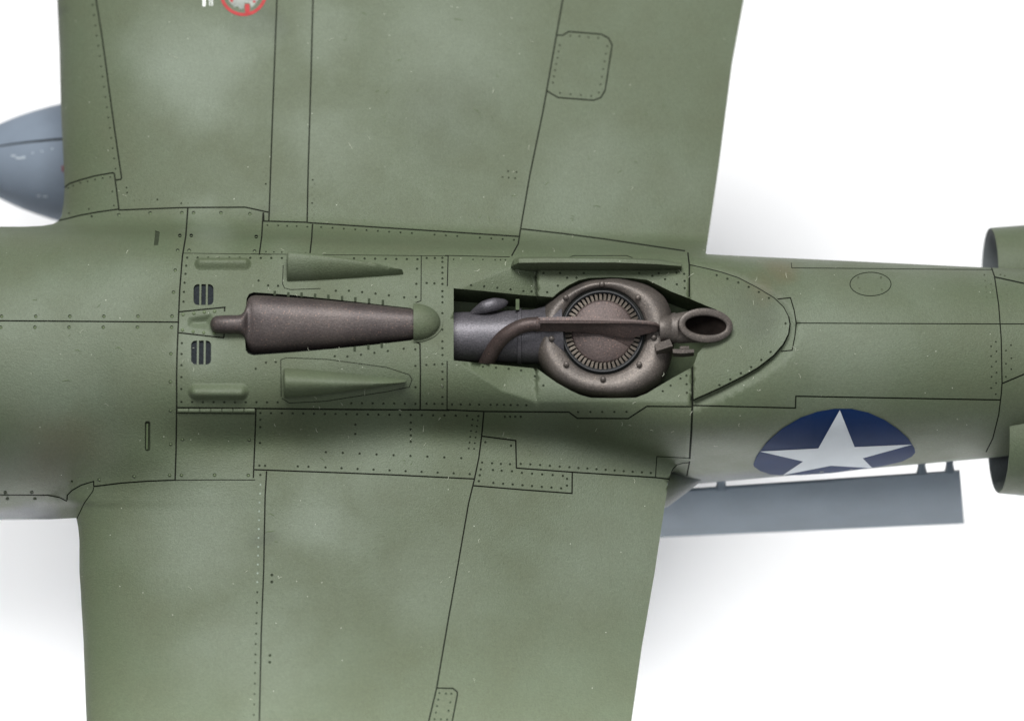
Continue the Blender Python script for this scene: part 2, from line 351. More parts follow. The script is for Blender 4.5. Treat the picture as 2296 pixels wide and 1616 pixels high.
L(7, 690, 915, 685, 940, 620, 1030, 566, 1144, w=1.1)
L(5, 1385, 165, 1412, 165, 1440, 148, 1590, 160, 1625, 178, 1642, 210, 1610, 420, 1590, 455, 1555, 468, 1390, 455, 1338, 424, w=1.5)
L(12, 500, 1323, 610, 1325, 640, 1350, 640, 1370, 605, 1551, 560, 1800, w=1.5)
L(1, 925, 1200, 922, 930, 960, 915, 1250, 925, 1700, 985, 1870, 1040, 1890, 1075, 1870, 1130, 1700, 1165, 1250, 1235, 985, 1248, 932, 1215, w=.8)
L(1, 940, 235, 935, 370, 950, 402, 995, 413, 1215, 405, w=.8)
L(3, 765, 465, 840, 457, 862, 530, 875, 610, 866, 690, 850, 768, 785, 775, w=1.3)
LINES.append((PLATE[:8], 1.0)); LINES.append((PLATE[7:], 1.5)); LINES.append((TECURVE, 1.0))
L(3, 2100, 1040, 2060, 1345, w=.6) if False else None

RIV = []      # (u, v, radius, style)
def rv(k, *xy, r=2.75, st='r'):
    for i in range(0, len(xy), 2): RIV.append((*zp(k, xy[i], xy[i + 1]), r, st))
def row(k, x0, y0, x1, y1, n, r=2.75, st='r', skip=()):
    for i in range(n):
        if i in skip: continue
        t = i / (n - 1); rv(k, x0 + (x1 - x0) * t, y0 + (y1 - y0) * t, r=r, st=st)
F = dict(r=4.2, st='f')
row(6, 12, 992, 1268, 992, 6, **F); row(6, 5, 1073, 1265, 1073, 6, **F)
rv(6, 1292, 653, 1279, 815, 1260, 1268, 1256, 1475, 876, 246, 1107, 232, 1341, 230, 1427, 230, 1629, 230, 1842, 238, 1326, 397, 1410, 397, 1889, 405, 1310, 507, 1394, 507, 1877, 513, **F)
rv(7, 1257, 350, 1258, 597, 1250, 824, 988, 834, 730, 858, 1338, 824, 1582, 822, 1831, 824, 1345, 562, 1838, 565, 38, 950, 235, 950, 55, 997, 256, 997, **F)
rv(7, 530, 868); rv(6, 676, 256)
row(1, 232, 178, 930, 181, 10); row(1, 1462, 184, 1930, 190, 7); row(1, 190, 1241, 900, 1244, 10); row(1, 1442, 1249, 1915, 1254, 7)
rv(1, 225, 237, 220, 297, 213, 363, 208, 430, 205, 502, 193, 808, 191, 888, 190, 970, 189, 1058, 189, 1145)
rv(1, 758, 347, 829, 383, 902, 386, 813, 951, 885, 947, 737, 996, 1328, 422, 1424, 422, 1522, 432, 1621, 443, 1719, 456, 1832, 471, 1918, 468)
rv(1, 1320, 904, 1413, 906, 1513, 893, 1613, 879, 1712, 866, 1828, 849, 1914, 853, 1927, 260, 1922, 371, 1915, 975, 1916, 1133)
for y in (180, 209, 251, 290, 332, 372, 425, 466, 508, 587, 708, 795, 845, 895, 962, 1018, 1073, 1130, 1205, 1255): rv(1, 2114, y)
rv(1, 1998, 181, 1998, 365, 2055, 368, 1996, 968, 2055, 965, 1997, 1253, 2055, 1254, 2058, 181)
row(8, 182, 337, 1206, 350, 15); row(8, 1282, 351, 1666, 357, 6)
rv(8, 182, 383, 182, 432, 180, 541, 176, 695, 215, 696, 829, 415, 829, 479, 1206, 402, 1206, 449, 1206, 490, 1206, 532, 183, 758)
row(8, 628, 603, 1550, 644, 9); rv(8, 437, 700, 510, 702); row(8, 626, 707, 1607, 752, 10)
row(8, 1627, 380, 1601, 578, 6, r=2.2); row(8, 1662, 388, 1637, 580, 6, r=2.2)
rv(9, 470, 392, 508, 392, 547, 392, 586, 392, 1010, 357, 1100, 357, 1188, 357, 1277, 357, 1366, 357)
rv(9, 80, 302, 145, 302, 212, 302, 280, 303, 365, 304, 413, 304, 463, 305, 513, 306, 564, 306, 628, 308)
rv(9, 308, 24, 405, 32, 498, 40, 590, 52, 690, 95, 754, 163, 1808, 90, 1810, 153, 1812, 216, 1765, 112, 1692, 163, 1634, 205, 2210, 73, 2131, 117, 2052, 160)
rv(9, 302, 730, 375, 735, 440, 740, 508, 742, 587, 740, 658, 743, 730, 748, 802, 754, 874, 760, 946, 764, 1012, 770, 1078, 774, 1146, 779, 1213, 783, 1279, 788, 1346, 793, 1412, 798, 1480, 802, 1546, 806)
rv(9, 292, 780, 382, 785, 446, 790, 522, 794, 595, 806, 670, 812, 745, 817, 822, 822, 897, 828, 928, 850, 928, 900, 278, 867, 385, 880, 457, 886, 528, 891, 600, 897, 670, 903, 742, 909, 813, 914, 884, 920, 285, 823, 326, 580, 515, 606)
rv(2, 253, 305, 330, 312, 408, 320, 486, 330, 562, 340, 610, 342, 702, 346, 765, 308, 820, 261, 875, 261, 680, 233, 778, 233, 918, 233, 1245, 233, 1322, 250, 1360, 233, 1397, 270, 1465, 231, 1510, 238, 1467, 300, 1513, 280, 1513, 322)
rv(2, 1702, 246, 1765, 267, 1830, 289, 1891, 315, 1951, 345, 2010, 380, 2108, 530, 2020, 698, 1965, 745, 1905, 787, 1845, 825, 1782, 860)
rv(2, 150, 153, 265, 153, 323, 153, 395, 155, 427, 155, 455, 155, r=1.8)
rv(3, 2030, 745, 2030, 803, 2033, 865, 2033, 925, 2030, 992, 2058, 718, 2062, 775, 2060, 835, 2062, 900, 2060, 962, 2058, 1028, 2118, 770, 2118, 848, 2118, 925, 2148, 738, 2150, 815, 2150, 880, r=2.1)
rv(3, 1990, 322, 1995, 357, 2000, 394, 2003, 425, 2006, 452, 2030, 376, 2038, 415, 2040, 455, 2085, 320, 2112, 327, 2120, 383, 2125, 436, r=1.8, st='s')
rv(3, 1242, 338, 1377, 338, 1250, 402, 1383, 408, r=2.6, st='s')
row(4, 585, 33, 730, 1067, 17, r=2.1); rv(4, 430, 1188, 461, 1173, 507, 1156, 554, 1145, 601, 1135, 649, 1126, 697, 1120, 710, 1211, 720, 1299, 436, 1348, 562, 1321, r=2.0)
rv(4, 800, 1187, 803, 1218, 995, 1262, 1145, 1285, 1680, 1163, r=2.2); rv(4, 848, 1270, 882, 1268, 918, 1266, 956, 1264, 1188, 1285, 1232, 1285, r=2.0, st='s')
rv(4, 1680, 1067, 1665, 1090, 1680, 1113, 1664, 1138, 1670, 1310, r=1.9, st='s')
rv(4, 1976, 1138, 1973, 1284, r=2.1); rv(4, 1988, 1165, 1973, 1188, 1985, 1210, 1972, 1234, 1985, 1258, 1985, 1308, 1972, 1330, 1985, 1356, 1972, 1380, r=1.8, st='s')
rv(4, 1690, 1423, 1758, 1425, 1815, 1428, 1875, 1430, 1942, 1433, r=2.0)
row(5, 287, 1058, 1185, 1117, 18, r=2.2, skip=(9, 13)); rv(5, 1447, 168, 1490, 170, 1532, 174, 1577, 178, 1399, 434, 1448, 440, 1497, 443, 1545, 448, 1580, 432, r=2.1)
row(5, 1398, 212, 1366, 386, 7, r=2.1); row(5, 1619, 216, 1588, 394, 6, r=2.1); rv(5, 1158, 798, 1197, 802, 1132, 825, 1161, 828, 1191, 830, r=2.1)
row(5, 30, 1172, 215, 1178, 6, r=1.8)
row(11, 1413, 62, 1398, 603, 10, r=2.2, st='p'); rv(8, 183, 824, 181, 884, r=2.2, st='p'); row(11, 1398, 672, 1385, 1095, 7, r=2.3); row(11, 1385, 1150, 1375, 1505, 6, r=2.3)
rv(11, 1497, 555, 1497, 602, 1484, 1101, 1483, 1148, r=3.4)
rv(12, 518, 1357, 562, 1360, 600, 1362, 510, 1402, 502, 1446, 494, 1490, 485, 1535, 592, 1420, 581, 1477, 529, 1535, 570, 1537, r=2.4)

BAY = zl(2, 150, 322, 350, 340, 560, 362, 735, 374, 775, 340, 830, 303, 890, 274, 950, 261, 1080, 257, 1200, 262, 1290, 272, 1360, 305, 1430, 340, 1540, 382, 1640, 425, 1700, 448, 1745, 490, 1755, 545, 1735, 600, 1690, 632, 1630, 660, 1590, 705, 1572, 760,
         1555, 788, 1440, 852, 1350, 905, 1290, 942, 1225, 967, 1090, 970, 960, 968, 900, 952, 840, 925, 760, 880, 700, 838, 642, 796, 400, 772, 150, 748)
EXH = zl(1, 648, 590, 664, 562, 670, 480, 688, 445, 722, 432, 1000, 452, 1300, 483, 1600, 517, 1880, 549, 1900, 560, 1900, 780, 1880, 787, 1600, 820, 1300, 850, 1000, 876, 720, 896, 682, 884, 664, 860, 656, 745, 640, 716)
def rrect(x0, y0, x1, y1, r, k, n=4):
    p = []
    for cx, cy, a0 in ((x1 - r, y0 + r, -90), (x1 - r, y1 - r, 0), (x0 + r, y1 - r, 90), (x0 + r, y0 + r, 180)):
        for i in range(n + 1):
            a = R(a0 + 90 * i / n); p += [cx + r * math.cos(a), cy + r * math.sin(a)]
    return zl(k, *p)
VENT1 = rrect(279, 373, 426, 526, 32, 1); VENT2 = rrect(261, 788, 408, 964, 32, 1)
SLOT1 = rrect(1068, 424, 1108, 645, 16, 7); SLOT2 = zl(6, 1146, 360, 1178, 372, 1166, 468, 1134, 470)
HOLES = [BAY, EXH, VENT1, VENT2, SLOT1, SLOT2]

# outline of all that is painted skin
OUT = [(-420, 505), (0, 508), (53, 508), (106, 505), (126, 498), (136, 489), (141.5, 466), (144.5, 425), (144.7, 420)]
OUT = [(112.5, -220), (128, 0), (133, 106), (136.5, 248), (142, 355), (144.7, 420), (142.5, 455), (137.5, 485), (130, 496), (118, 502), (95, 506), (53, 508), (0, 508), (-220, 506.5),
       (-220, 1166), (0, 1164), (110, 1163), (171, 1160)] + [(u, v) for u, v in zip(LE_U, LE_V) if 1165 < v < 1700] + [(201, 1780), (1390, 1780)] + \
      [(u, v) for u, v in sorted(zip(TE_U, TE_V), key=lambda t: -t[1]) if 1077 < v < 1700] + [(1499.4, 1077), (1508, 1084), (1545, 1085)] + \
      [(u, float(np.interp(u, BU, BB))) for u in (1700, 1900, 2100, 2225, 2450)] + [(u, float(np.interp(u, BU, BT))) for u in (2450, 2225, 2000, 1800, 1640)] + [(1584, 569.5), (1581.7, 567)] + \
      [(u, v) for u, v in sorted(zip(TE_U, TE_V), key=lambda t: -t[1]) if 0 <= v < 566] + [(1708, -220)]

def dens(line, step, closed=False):
    pts = list(line) + ([line[0]] if closed else []); o = []
    for (a, b), (c, d) in zip(pts[:-1], pts[1:]):
        n = max(1, int(math.hypot(c - a, d - b) / step))
        o += [(a + (c - a) * i / n, b + (d - b) * i / n) for i in range(n)]
    if not closed: o.append(pts[-1])
    return o
def band(line, w):
    p = np.array(dens(line, 14)); t = np.gradient(p, axis=0); t /= np.linalg.norm(t, axis=1, keepdims=True) + 1e-9
    n = np.stack([-t[:, 1], t[:, 0]], 1)
    # true corner offset
    for i in range(1, len(p) - 1):
        a = p[i] - p[i - 1]; b = p[i + 1] - p[i]; a /= np.linalg.norm(a) + 1e-9; b /= np.linalg.norm(b) + 1e-9
        m = np.array([-a[1] - b[1], a[0] + b[0]]); m /= np.linalg.norm(m) + 1e-9; cs = max(.45, float(np.dot(m, [-a[1], a[0]]))); n[i] = m / cs
    p[0] -= t[0] * w * .5; p[-1] += t[-1] * w * .5
    return np.concatenate([p + n * w, (p - n * w)[::-1]])
def build_skin():
    V = []; E = []
    def loop(pts):
        o = len(V); V.extend([(float(a), float(b)) for a, b in pts]); n = len(pts); E.extend([(o + i, o + (i + 1) % n) for i in range(n)])
    def chain(pts):
        o = len(V); V.extend([(float(a), float(b)) for a, b in pts]); E.extend([(o + i, o + i + 1) for i in range(len(pts) - 1)])
    bands = [band(l, w_) for l, w_ in LINES]
    for b in bands: loop(b)
    outl = dens(OUT, 10, True); loop(outl)
    for h_ in HOLES: loop(dens(h_, 8, True))
    for c in (FA_CREASE, FC_CREASE, zl(2, 640, 992, 1550, 986), zl(2, 638, 800, 638, 990), zl(2, 643, 800, 643, 990), zl(2, 638, 230, 638, 360), zl(2, 643, 230, 643, 360), zl(2, 640, 226, 1530, 226)): chain(dens(c, 8))
    for c in (FA_CREASE, FC_CREASE, zl(2, 640, 992, 1550, 986), zl(2, 640, 226, 1530, 226)):
        p = np.array(dens(c, 8)); t = np.gradient(p, axis=0); t /= np.linalg.norm(t, axis=1, keepdims=True); nn_ = np.stack([-t[:, 1], t[:, 0]], 1)
        chain(p[1:-1] + nn_[1:-1] * 3.6); chain(p[1:-1] - nn_[1:-1] * 3.6)
    loop(dens(TROUGH, 6, True))
    for (u, v, r, st) in RIV:
        loop([(u + r * math.cos(a), v + r * math.sin(a)) for a in np.linspace(0, 2 * math.pi, 9)[:-1] + .2])
    con = np.array(V)
    # free points
    pts = []
    st = 13.0
    gy = np.arange(-215, 1776, st * .87)
    for i, y in enumerate(gy):
        x = np.arange(-215, 2446, st) + (st / 2 if i % 2 else 0); pts.append(np.stack([x + np.random.uniform(-1.5, 1.5, len(x)), np.full(len(x), y) + np.random.uniform(-1.5, 1.5, len(x))], 1))
    pts = np.concatenate(pts); pts = pts[inside(OUT, pts[:, 0], pts[:, 1])]
    extra = []
    o = np.array(outl); t = np.roll(o, -1, 0) - np.roll(o, 1, 0); t /= np.linalg.norm(t, axis=1, keepdims=True); nn = np.stack([t[:, 1], -t[:, 0]], 1)
    for d in (1.0, 2.5, 5, 9, 14):
        for sgn in (1, -1): extra.append(o + nn * d * sgn)
    tx, ty = np.meshgrid(np.arange(415, 480, 4.0), np.arange(700, 742, 4.0)); extra.append(np.stack([tx.ravel(), ty.ravel()], 1))
    for d in (5, 10, 16, 23): extra.append(np.array(dens(PLATE, 9)) + np.array([d * .45, 0]) * 1.0)
    extra = np.concatenate(extra); extra = extra[inside(OUT, extra[:, 0], extra[:, 1])]
    pts = np.concatenate([extra, pts])
    # thin out points that crowd constraints or each other
    grid = {}
    def near(p, lim):
        i, j = int(p[0] // 4), int(p[1] // 4)
        for a in (-1, 0, 1):
            for b in (-1, 0, 1):
                for q in grid.get((i + a, j + b), ()):
                    if (q[0] - p[0]) ** 2 + (q[1] - p[1]) ** 2 < lim * lim: return True
        return False
    for q in con: grid.setdefault((int(q[0] // 4), int(q[1] // 4)), []).append(q)
    n_ex = len(extra)
    for k, q in enumerate(pts):
        if near(q, 1.0 if k < n_ex else 3.6): continue
        grid.setdefault((int(q[0] // 4), int(q[1] // 4)), []).append(q); V.append((float(q[0]), float(q[1])))
    vo, eo, fo, *_ = delaunay_2d_cdt([Vector(p) for p in V], E, [], 0, 1e-4)
    vv = np.array([(p.x, p.y) for p in vo]); ff = np.array([f for f in fo if len(f) == 3])
    cen = vv[ff].mean(1); cu, cv = cen[:, 0], cen[:, 1]
    keep = inside(OUT, cu, cv)
    for h_ in HOLES: keep &= ~inside(h_, cu, cv)
    gap = np.zeros(len(ff), bool)
    for b in bands:
        x0, y0 = b.min(0); x1, y1 = b.max(0); idx = np.where((cu >= x0) & (cu <= x1) & (cv >= y0) & (cv <= y1) & keep)[0]
        if len(idx): gap[idx] |= inside(b, cu[idx], cv[idx])
    rhole = np.zeros(len(ff), bool)
    for (u, v, r, st_) in RIV: rhole |= (cu - u) ** 2 + (cv - v) ** 2 < (r * .97) ** 2
    a = np.cross(vv[ff[:, 1]] - vv[ff[:, 0]], vv[ff[:, 2]] - vv[ff[:, 0]])
    # orientation: v points down, so turn faces towards the viewer
    flip = a > 0; ff[flip] = ff[flip][:, ::-1]
    zz = ZS(vv[:, 0], vv[:, 1]); nv = NRM(ZN(vv[:, 0], vv[:, 1])); pw = P(vv[:, 0], vv[:, 1], zz)
    panel = keep & ~gap & ~rhole
    # connected panels
    par = np.arange(len(ff))
    def find(i):
        while par[i] != i: par[i] = par[par[i]]; i = par[i]
        return i
    edge = {}
    for i in np.where(panel)[0]:
        f = ff[i]
        for k in range(3):
            e = (min(f[k], f[(k + 1) % 3]), max(f[k], f[(k + 1) % 3]))
            if e in edge: par[find(i)] = find(edge[e])
            else: edge[e] = i
    comp = {}
    for i in np.where(panel)[0]: comp.setdefault(find(i), []).append(i)
    down = P(vv[:, 0], vv[:, 1], zz - 1.0) - pw
    dte = dist_poly(TECURVE, vv[:, 0], vv[:, 1]); isaft = inside(AFT, vv[:, 0], vv[:, 1])
    dep = np.where((dte < 4) & ~isaft, 90.0, 4.5)
    out = []
    for tri in comp.values():
        if len(tri) < 8: continue
        T = ff[tri]; ids, inv = np.unique(T, return_inverse=True); T2 = inv.reshape(-1, 3)
        cnt = {}
        for f in T2:
            for k in range(3): cnt[(f[k], f[(k + 1) % 3])] = 1
        bnd = [(x, y) for (x, y) in cnt if (y, x) not in cnt]
        verts = [tuple(p) for p in pw[ids]]; faces = [tuple(f) for f in T2.tolist()]
        lm = {}
        def low(i, lev):
            key = (i, lev)
            if key not in lm:
                lm[key] = len(verts); g_ = ids[i]; verts.append(tuple(pw[g_] + (down[g_] * dep[g_] if lev else 0)))
            return lm[key]
        for (x, y) in bnd: faces.append((low(x, 0), low(x, 1), low(y, 1), low(y, 0)))
        me = bpy.data.meshes.new('panel'); me.from_pydata(verts, [], faces); me.update(); me.shade_smooth()
        ln = np.zeros(len(me.loops) * 3); nl = len(T2) * 3
        fn = np.zeros(len(me.polygons) * 3); me.polygons.foreach_get('normal', fn); fn = fn.reshape(-1, 3)
        ln = ln.reshape(-1, 3); ln[:nl] = nv[ids][T2.ravel()]; ln[nl:] = np.repeat(fn[len(T2):], 4, 0)
        me.normals_split_custom_set([tuple(x) for x in ln])
        area_ = np.abs(a[tri]).sum() / 2; c = cen[tri].mean(0)
        out.append((me, area_, c, T, tri))
    # bottom of the panel gaps
    gi = np.where(gap & keep & ~rhole)[0]; T = ff[gi]; ids, inv = np.unique(T, return_inverse=True)
    gm = bpy.data.meshes.new('panel_gap'); gm.from_pydata([tuple(p) for p in (pw + down * 2.6)[ids]], [], [tuple(f) for f in inv.reshape(-1, 3).tolist()]); gm.update(); gm.shade_smooth()
    return out, gm, cen, ff
panels, gapme, CEN, FF = build_skin()
link('panel_gap', gapme, M_GAP, plane, kind='stuff')
tri_owner = {}
PAN = []
for me, ar, c, T, tri in panels:
    wing = (c[1] < 500 or c[1] > 1075)
    o = link('wing_panel' if wing else 'boom_panel', me, M_PAINT, plane); PAN.append((o, CEN[tri]))
print('panels', len(PAN), 'tris', sum(len(t) for _, t in PAN), 'rivets', len(RIV))

# rivets: a shallow recess with a button in it
def rivet_mesh(name, st, mat):
    prof = {'r': [(1.12, -.12), (.92, -.95), (.45, -.75), (.0, -.6)], 'f': [(1.1, -.08), (.92, -.55), (.7, -.5), (.5, -.12), (0, .02)],
            's': [(1.1, -.05), (.85, -.3), (.4, -.25), (0, -.2)], 'p': [(1.1, -.1), (.8, -.02), (.4, .02), (0, .03)]}[st]
    vs, fs = [], []; n = 10
    for r, z in prof[:-1]: vs += [(r * math.cos(2 * math.pi * i / n), r * math.sin(2 * math.pi * i / n), z) for i in range(n)]
    vs.append((0, 0, prof[-1][1])); m = len(prof) - 1
    for k in range(m - 1): fs += [(k * n + i, k * n + (i + 1) % n, (k + 1) * n + (i + 1) % n, (k + 1) * n + i) for i in range(n)]
    fs += [((m - 1) * n + i, (m - 1) * n + (i + 1) % n, m * n) for i in range(n)]
    me = bpy.data.meshes.new(name); me.from_pydata(vs, [], fs); me.update(); me.shade_smooth(); me.materials.append(mat)
    if st == 'f':
        me.materials.append(M_PLAIN)
        for p in me.polygons: p.material_index = int(p.index >= 2 * n)
    return me
RM = {'r': rivet_mesh('rivet', 'r', M_RIVET), 'f': rivet_mesh('fastener', 'f', M_FAST), 's': rivet_mesh('rivet_shallow', 's', M_SHAL), 'p': rivet_mesh('rivet_pale', 'p', M_PALE)}
ru = np.array([q[0] for q in RIV]); rvv = np.array([q[1] for q in RIV])
own = []
for (u, v, r, st) in RIV:
    best = None
    for k, (o, c) in enumerate(PAN):
        d = ((c[:, 0] - u) ** 2 + (c[:, 1] - v) ** 2).min()
        if best is None or d < best[0]: best = (d, k)
    own.append(best[1])
order = sorted(range(len(RIV)), key=lambda i: (RIV[i][3] != 'f', not (395 < RIV[i][0] < 1790 and 560 < RIV[i][1] < 930), -RIV[i][2]))
single = set(order[:298]); rest = {}
pos = P(ru, rvv, ZS(ru, rvv)); nrm = NRM(ZN(ru, rvv))
for i, (u, v, r, st) in enumerate(RIV):
    q = Vector(nrm[i].tolist()).to_track_quat('Z', 'Y').to_matrix().to_4x4(); M4 = Matrix.Translation(Vector(pos[i].tolist())) @ q @ Matrix.Scale(r * S, 4)
    if i in single:
        o = link('fastener' if st == 'f' else 'rivet', RM[st], None, PAN[own[i]][0]); o.matrix_world = M4; o.matrix_basis = M4
    else: rest.setdefault((own[i], st), []).append(M4)
for (k, st), ms in rest.items():
    mb = MB(); src = RM[st]
    for M4 in ms: mb.add([M4 @ q.co for q in src.vertices], [tuple(p.vertices) for p in src.polygons])
    mb.build('rivets', RM[st].materials[0], PAN[k][0], 60, kind='stuff')

# ------------------------------------------------------------------ undersides
mb = MB(); us = np.arange(-220, 2451, 30.0); pts = []; nn = None
for u_ in us:
    v_, z_ = boom_curve(u_); vc = boom_at(u_)[0]; k0 = int(len(PHI) * 168 / 360); k1 = int(len(PHI) * 372 / 360)
    ks = [k % len(PHI) for k in range(k0, k1 + 1, 8)]; nn = len(ks); pts += list(P(np.full(nn, u_), vc + (v_[ks] - vc) * .985, z_[ks] * .985))
mb.grid(pts, len(us), nn); mb.build('boom_underside', M_PAINT, plane, 60)
for (v0, v1) in ((-220, 560), (1060, 1780)):
    mb = MB(); vs = np.linspace(v0, v1, 30); fr = np.linspace(0, 1, 30) ** 1.5; pts = []
    for v_ in vs:
        le, te = np.interp(v_, LE_V, LE_U) + 1, np.interp(v_, TE_V, TE_U) - 1; uu = le + (te - le) * fr; t, _ = foil(uu, np.full(30, v_)); pts += list(P(uu, np.full(30, v_), chord_z(uu, v_) - .62 * t - 3))
    mb.grid(pts, 30, 30); mb.build('wing_underside', M_GREY, plane, 60)
# fairing cone behind the trailing edge
mb = MB(); secs = [(1380, 1085, 62, 95), (1440, 1090, 58, 80), (1495, 1094, 42, 60), (1530, 1084, 26, 45), (1560, 1075, 12, 38), (1580, 1069, 1, 34)]; pts = []
for (u_, v_, r_, z_) in secs: pts += [tuple(P(u_, v_ + r_ * math.cos(a), z_ + r_ * 1.3 * math.sin(a))) for a in np.linspace(0, 2 * math.pi, 25)[:-1]]
mb.grid(pts, len(secs), 24, True); mb.build('root_fairing', M_PAINT, plane, 60)

# ------------------------------------------------------------------ openings
def well(name, poly, depth, wm, fm, fname, shrink=0., parent=plane):
    p = np.array(dens(poly, 8, True)); z = ZS(p[:, 0], p[:, 1]); q = p + np.stack([np.zeros(len(p)), np.full(len(p), .325 * depth)], 1)
    zb = np.full(len(p), z.min() - depth) if depth > 60 else z - depth
    n = len(p); mb = MB(); mb.add(list(P(p[:, 0], p[:, 1], z - 1)) + list(P(q[:, 0], q[:, 1], zb)), [(i, (i + 1) % n, n + (i + 1) % n, n + i) for i in range(n)])
    wo = mb.build(name, wm, parent, 0)
    vo, eo, fo, *_ = delaunay_2d_cdt([Vector((float(a), float(b))) for a, b in q], [(i, (i + 1) % n) for i in range(n)], [], 1, 1e-4)
    mb = MB(); mb.add([P(x.x, x.y, float(np.interp(0, [0], [zb[0]])) if depth > 60 else float(ZS([x.x], [x.y])[0]) - depth) for x in vo], [tuple(f) for f in fo]); fo_ = mb.build(fname, fm, wo, 0)
    return wo
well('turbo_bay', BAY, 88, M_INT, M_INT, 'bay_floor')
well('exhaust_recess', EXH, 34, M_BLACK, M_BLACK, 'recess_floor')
for vp, bars, y0, y1 in ((VENT1, (330, 378), 373, 526), (VENT2, (312, 362), 788, 964)):
    vo_ = well('cooling_vent', vp, 6, M_GAP, M_VENT, 'mesh_floor')
    for bx in bars:
        mb = MB(); a = [zp(1, bx - 7, y0 - 2), zp(1, bx + 7, y0 - 2), zp(1, bx + 5, y1 + 2), zp(1, bx - 9, y1 + 2)]
        mb.prism([SP(*q, .3) for q in a], [SP(*q, -6) for q in a]); mb.build('vent_bar', M_PAINT, vo_, 0)
well('cooling_slot', SLOT1, 5, M_GAP, M_RIVET, 'slot_floor'); well('cooling_slot', SLOT2, 3, M_GAP, M_RIVET, 'slot_floor')
mb = MB(); a = zl(7, 1080, 450, 1090, 450, 1088, 632, 1078, 632); mb.prism([SP(*q, -.6) for q in a], [SP(*q, -6) for q in a]); mb.build('slot_bar', M_PLAIN, plane, 0)

# ------------------------------------------------------------------ raised pieces on the skin
def raised(name, poly, hf, mat, parent=plane, step=5.0, base=-2.0, smooth=50, **props):
    """a closed cap over the plan polygon, hf(u,v) above the skin"""
    b = dens(poly, step, True); p = np.array(poly); x0, y0 = p.min(0); x1, y1 = p.max(0); gx, gy = np.meshgrid(np.arange(x0, x1, step), np.arange(y0, y1, step))
    g_ = np.stack([gx.ravel(), gy.ravel()], 1); ins = inside(poly, g_[:, 0], g_[:, 1]); g_ = g_[ins]; g_ = g_[dist_poly(list(map(tuple, p)) + [tuple(p[0])], g_[:, 0], g_[:, 1]) > step * .35]
    n = len(b); V = [Vector(q) for q in b] + [Vector((float(q[0]), float(q[1]))) for q in g_]
    vo, eo, fo, *_ = delaunay_2d_cdt(V, [(i, (i + 1) % n) for i in range(n)], [], 1, 1e-4)
    vv = np.array([(q.x, q.y) for q in vo]); h = hf(vv[:, 0], vv[:, 1]); nr = NRM(ZN(vv[:, 0], vv[:, 1])); q = P(vv[:, 0], vv[:, 1], ZS(vv[:, 0], vv[:, 1])) + nr * (h * S)[:, None]
    low = P(vv[:, 0], vv[:, 1], ZS(vv[:, 0], vv[:, 1])) + nr * base * S
    mb = MB(); verts = list(q); faces = [tuple(f) for f in fo]; cnt = set()
    for f in faces:
        for k in range(len(f)): cnt.add((f[k], f[(k + 1) % len(f)]))
    bd = [(x, y) for x, y in cnt if (y, x) not in cnt]; m = {}
    def lo(i):
        if i not in m: m[i] = len(verts); verts.append(low[i])
        return m[i]
    for x, y in bd: faces.append((x, lo(x), lo(y), y))
    mb.add(verts, faces); return mb.build(name, mat, parent, smooth, **props)
def pill(k, x0, y0, x1, y1, h):
    (a, b), (c, d) = zp(k, x0, y0), zp(k, x1, y1); r = (d - b) / 2; ax = [(a + r, (b + d) / 2), (c - r, (b + d) / 2)]
    poly = [(a + r - r * math.sin(t), (b + d) / 2 - r * math.cos(t)) for t in np.linspace(0, math.pi, 14)] + [(c - r + r * math.sin(t), (b + d) / 2 + r * math.cos(t)) for t in np.linspace(0, math.pi, 14)]
    def hf(u, v): q = np.clip(dist_poly(ax, u, v) / r, 0, 1); return h * (np.cos(q * math.pi) * .5 + .5) ** .8 - .2
    return raised('pill_bulge', poly, hf, M_PAINT, step=2.5)
pill(1, 283, 176, 708, 272, 13); pill(1, 234, 1100, 690, 1230, 17)
def teardrop(k, x0, x1, ya, yb, yt, h, cr):
    (u0, va), (u1, vt) = zp(k, x0, ya), zp(k, x1, yt); vb = zp(k, 0, yb)[1]
    ss = np.linspace(0, 1, 22); wd = lambda s: (1 - s ** 1.35)
    top = [(u0 + (u1 - u0) * s, va + (vt - va) * (1 - wd(s))) for s in ss]; bot = [(u0 + (u1 - u0) * s, vb + (vt - vb) * (1 - wd(s))) for s in ss[:-1]][::-1]
    def hf(u, v):
        s = np.clip((u - u0) / (u1 - u0), 0, 1); w_ = wd(s); c = (va + (vb - va) * cr) * w_ + vt * (1 - w_); hw = (vb - va) * np.where(v < c, cr, 1 - cr) * w_ + 1e-3; q = np.clip(np.abs(v - c) / hw, 0, 1)
        return h * np.sqrt(np.clip(w_, 0, 1)) * np.clip((1 - q ** 1.7), 0, 1) ** .7 * np.clip((u - u0) / 7 + .55, 0, 1) - .3
    return raised('teardrop_fairing', top + bot, hf, M_PAINT, step=3.0, smooth=65)
teardrop(1, 968, 1880, 182, 352, 297, 50, .34); teardrop(1, 945, 1880, 992, 1200, 1082, 56, .42)
# domed cap over the end of the exhaust shroud
cu, cv = zp(1, 1900, 657)
def dpoly(rx, ry): return [(cu, cv - ry)] + [(cu + rx * math.sin(a), cv - ry * math.cos(a)) for a in np.linspace(.05, math.pi - .05, 24)] + [(cu, cv + ry)]
fl = raised('domed_cap', dpoly(66, 44), lambda u, v: np.full(u.shape, 3.0), M_PAINT, step=4)
raised('dome', dpoly(60, 39.5), lambda u, v: 3 + 36 * np.sqrt(np.clip(1 - ((u - cu) / 61) ** 2 - ((v - cv) / 40.5) ** 2, 0, 1)) ** 1.1, M_PAINT, fl, step=2.5, smooth=70)
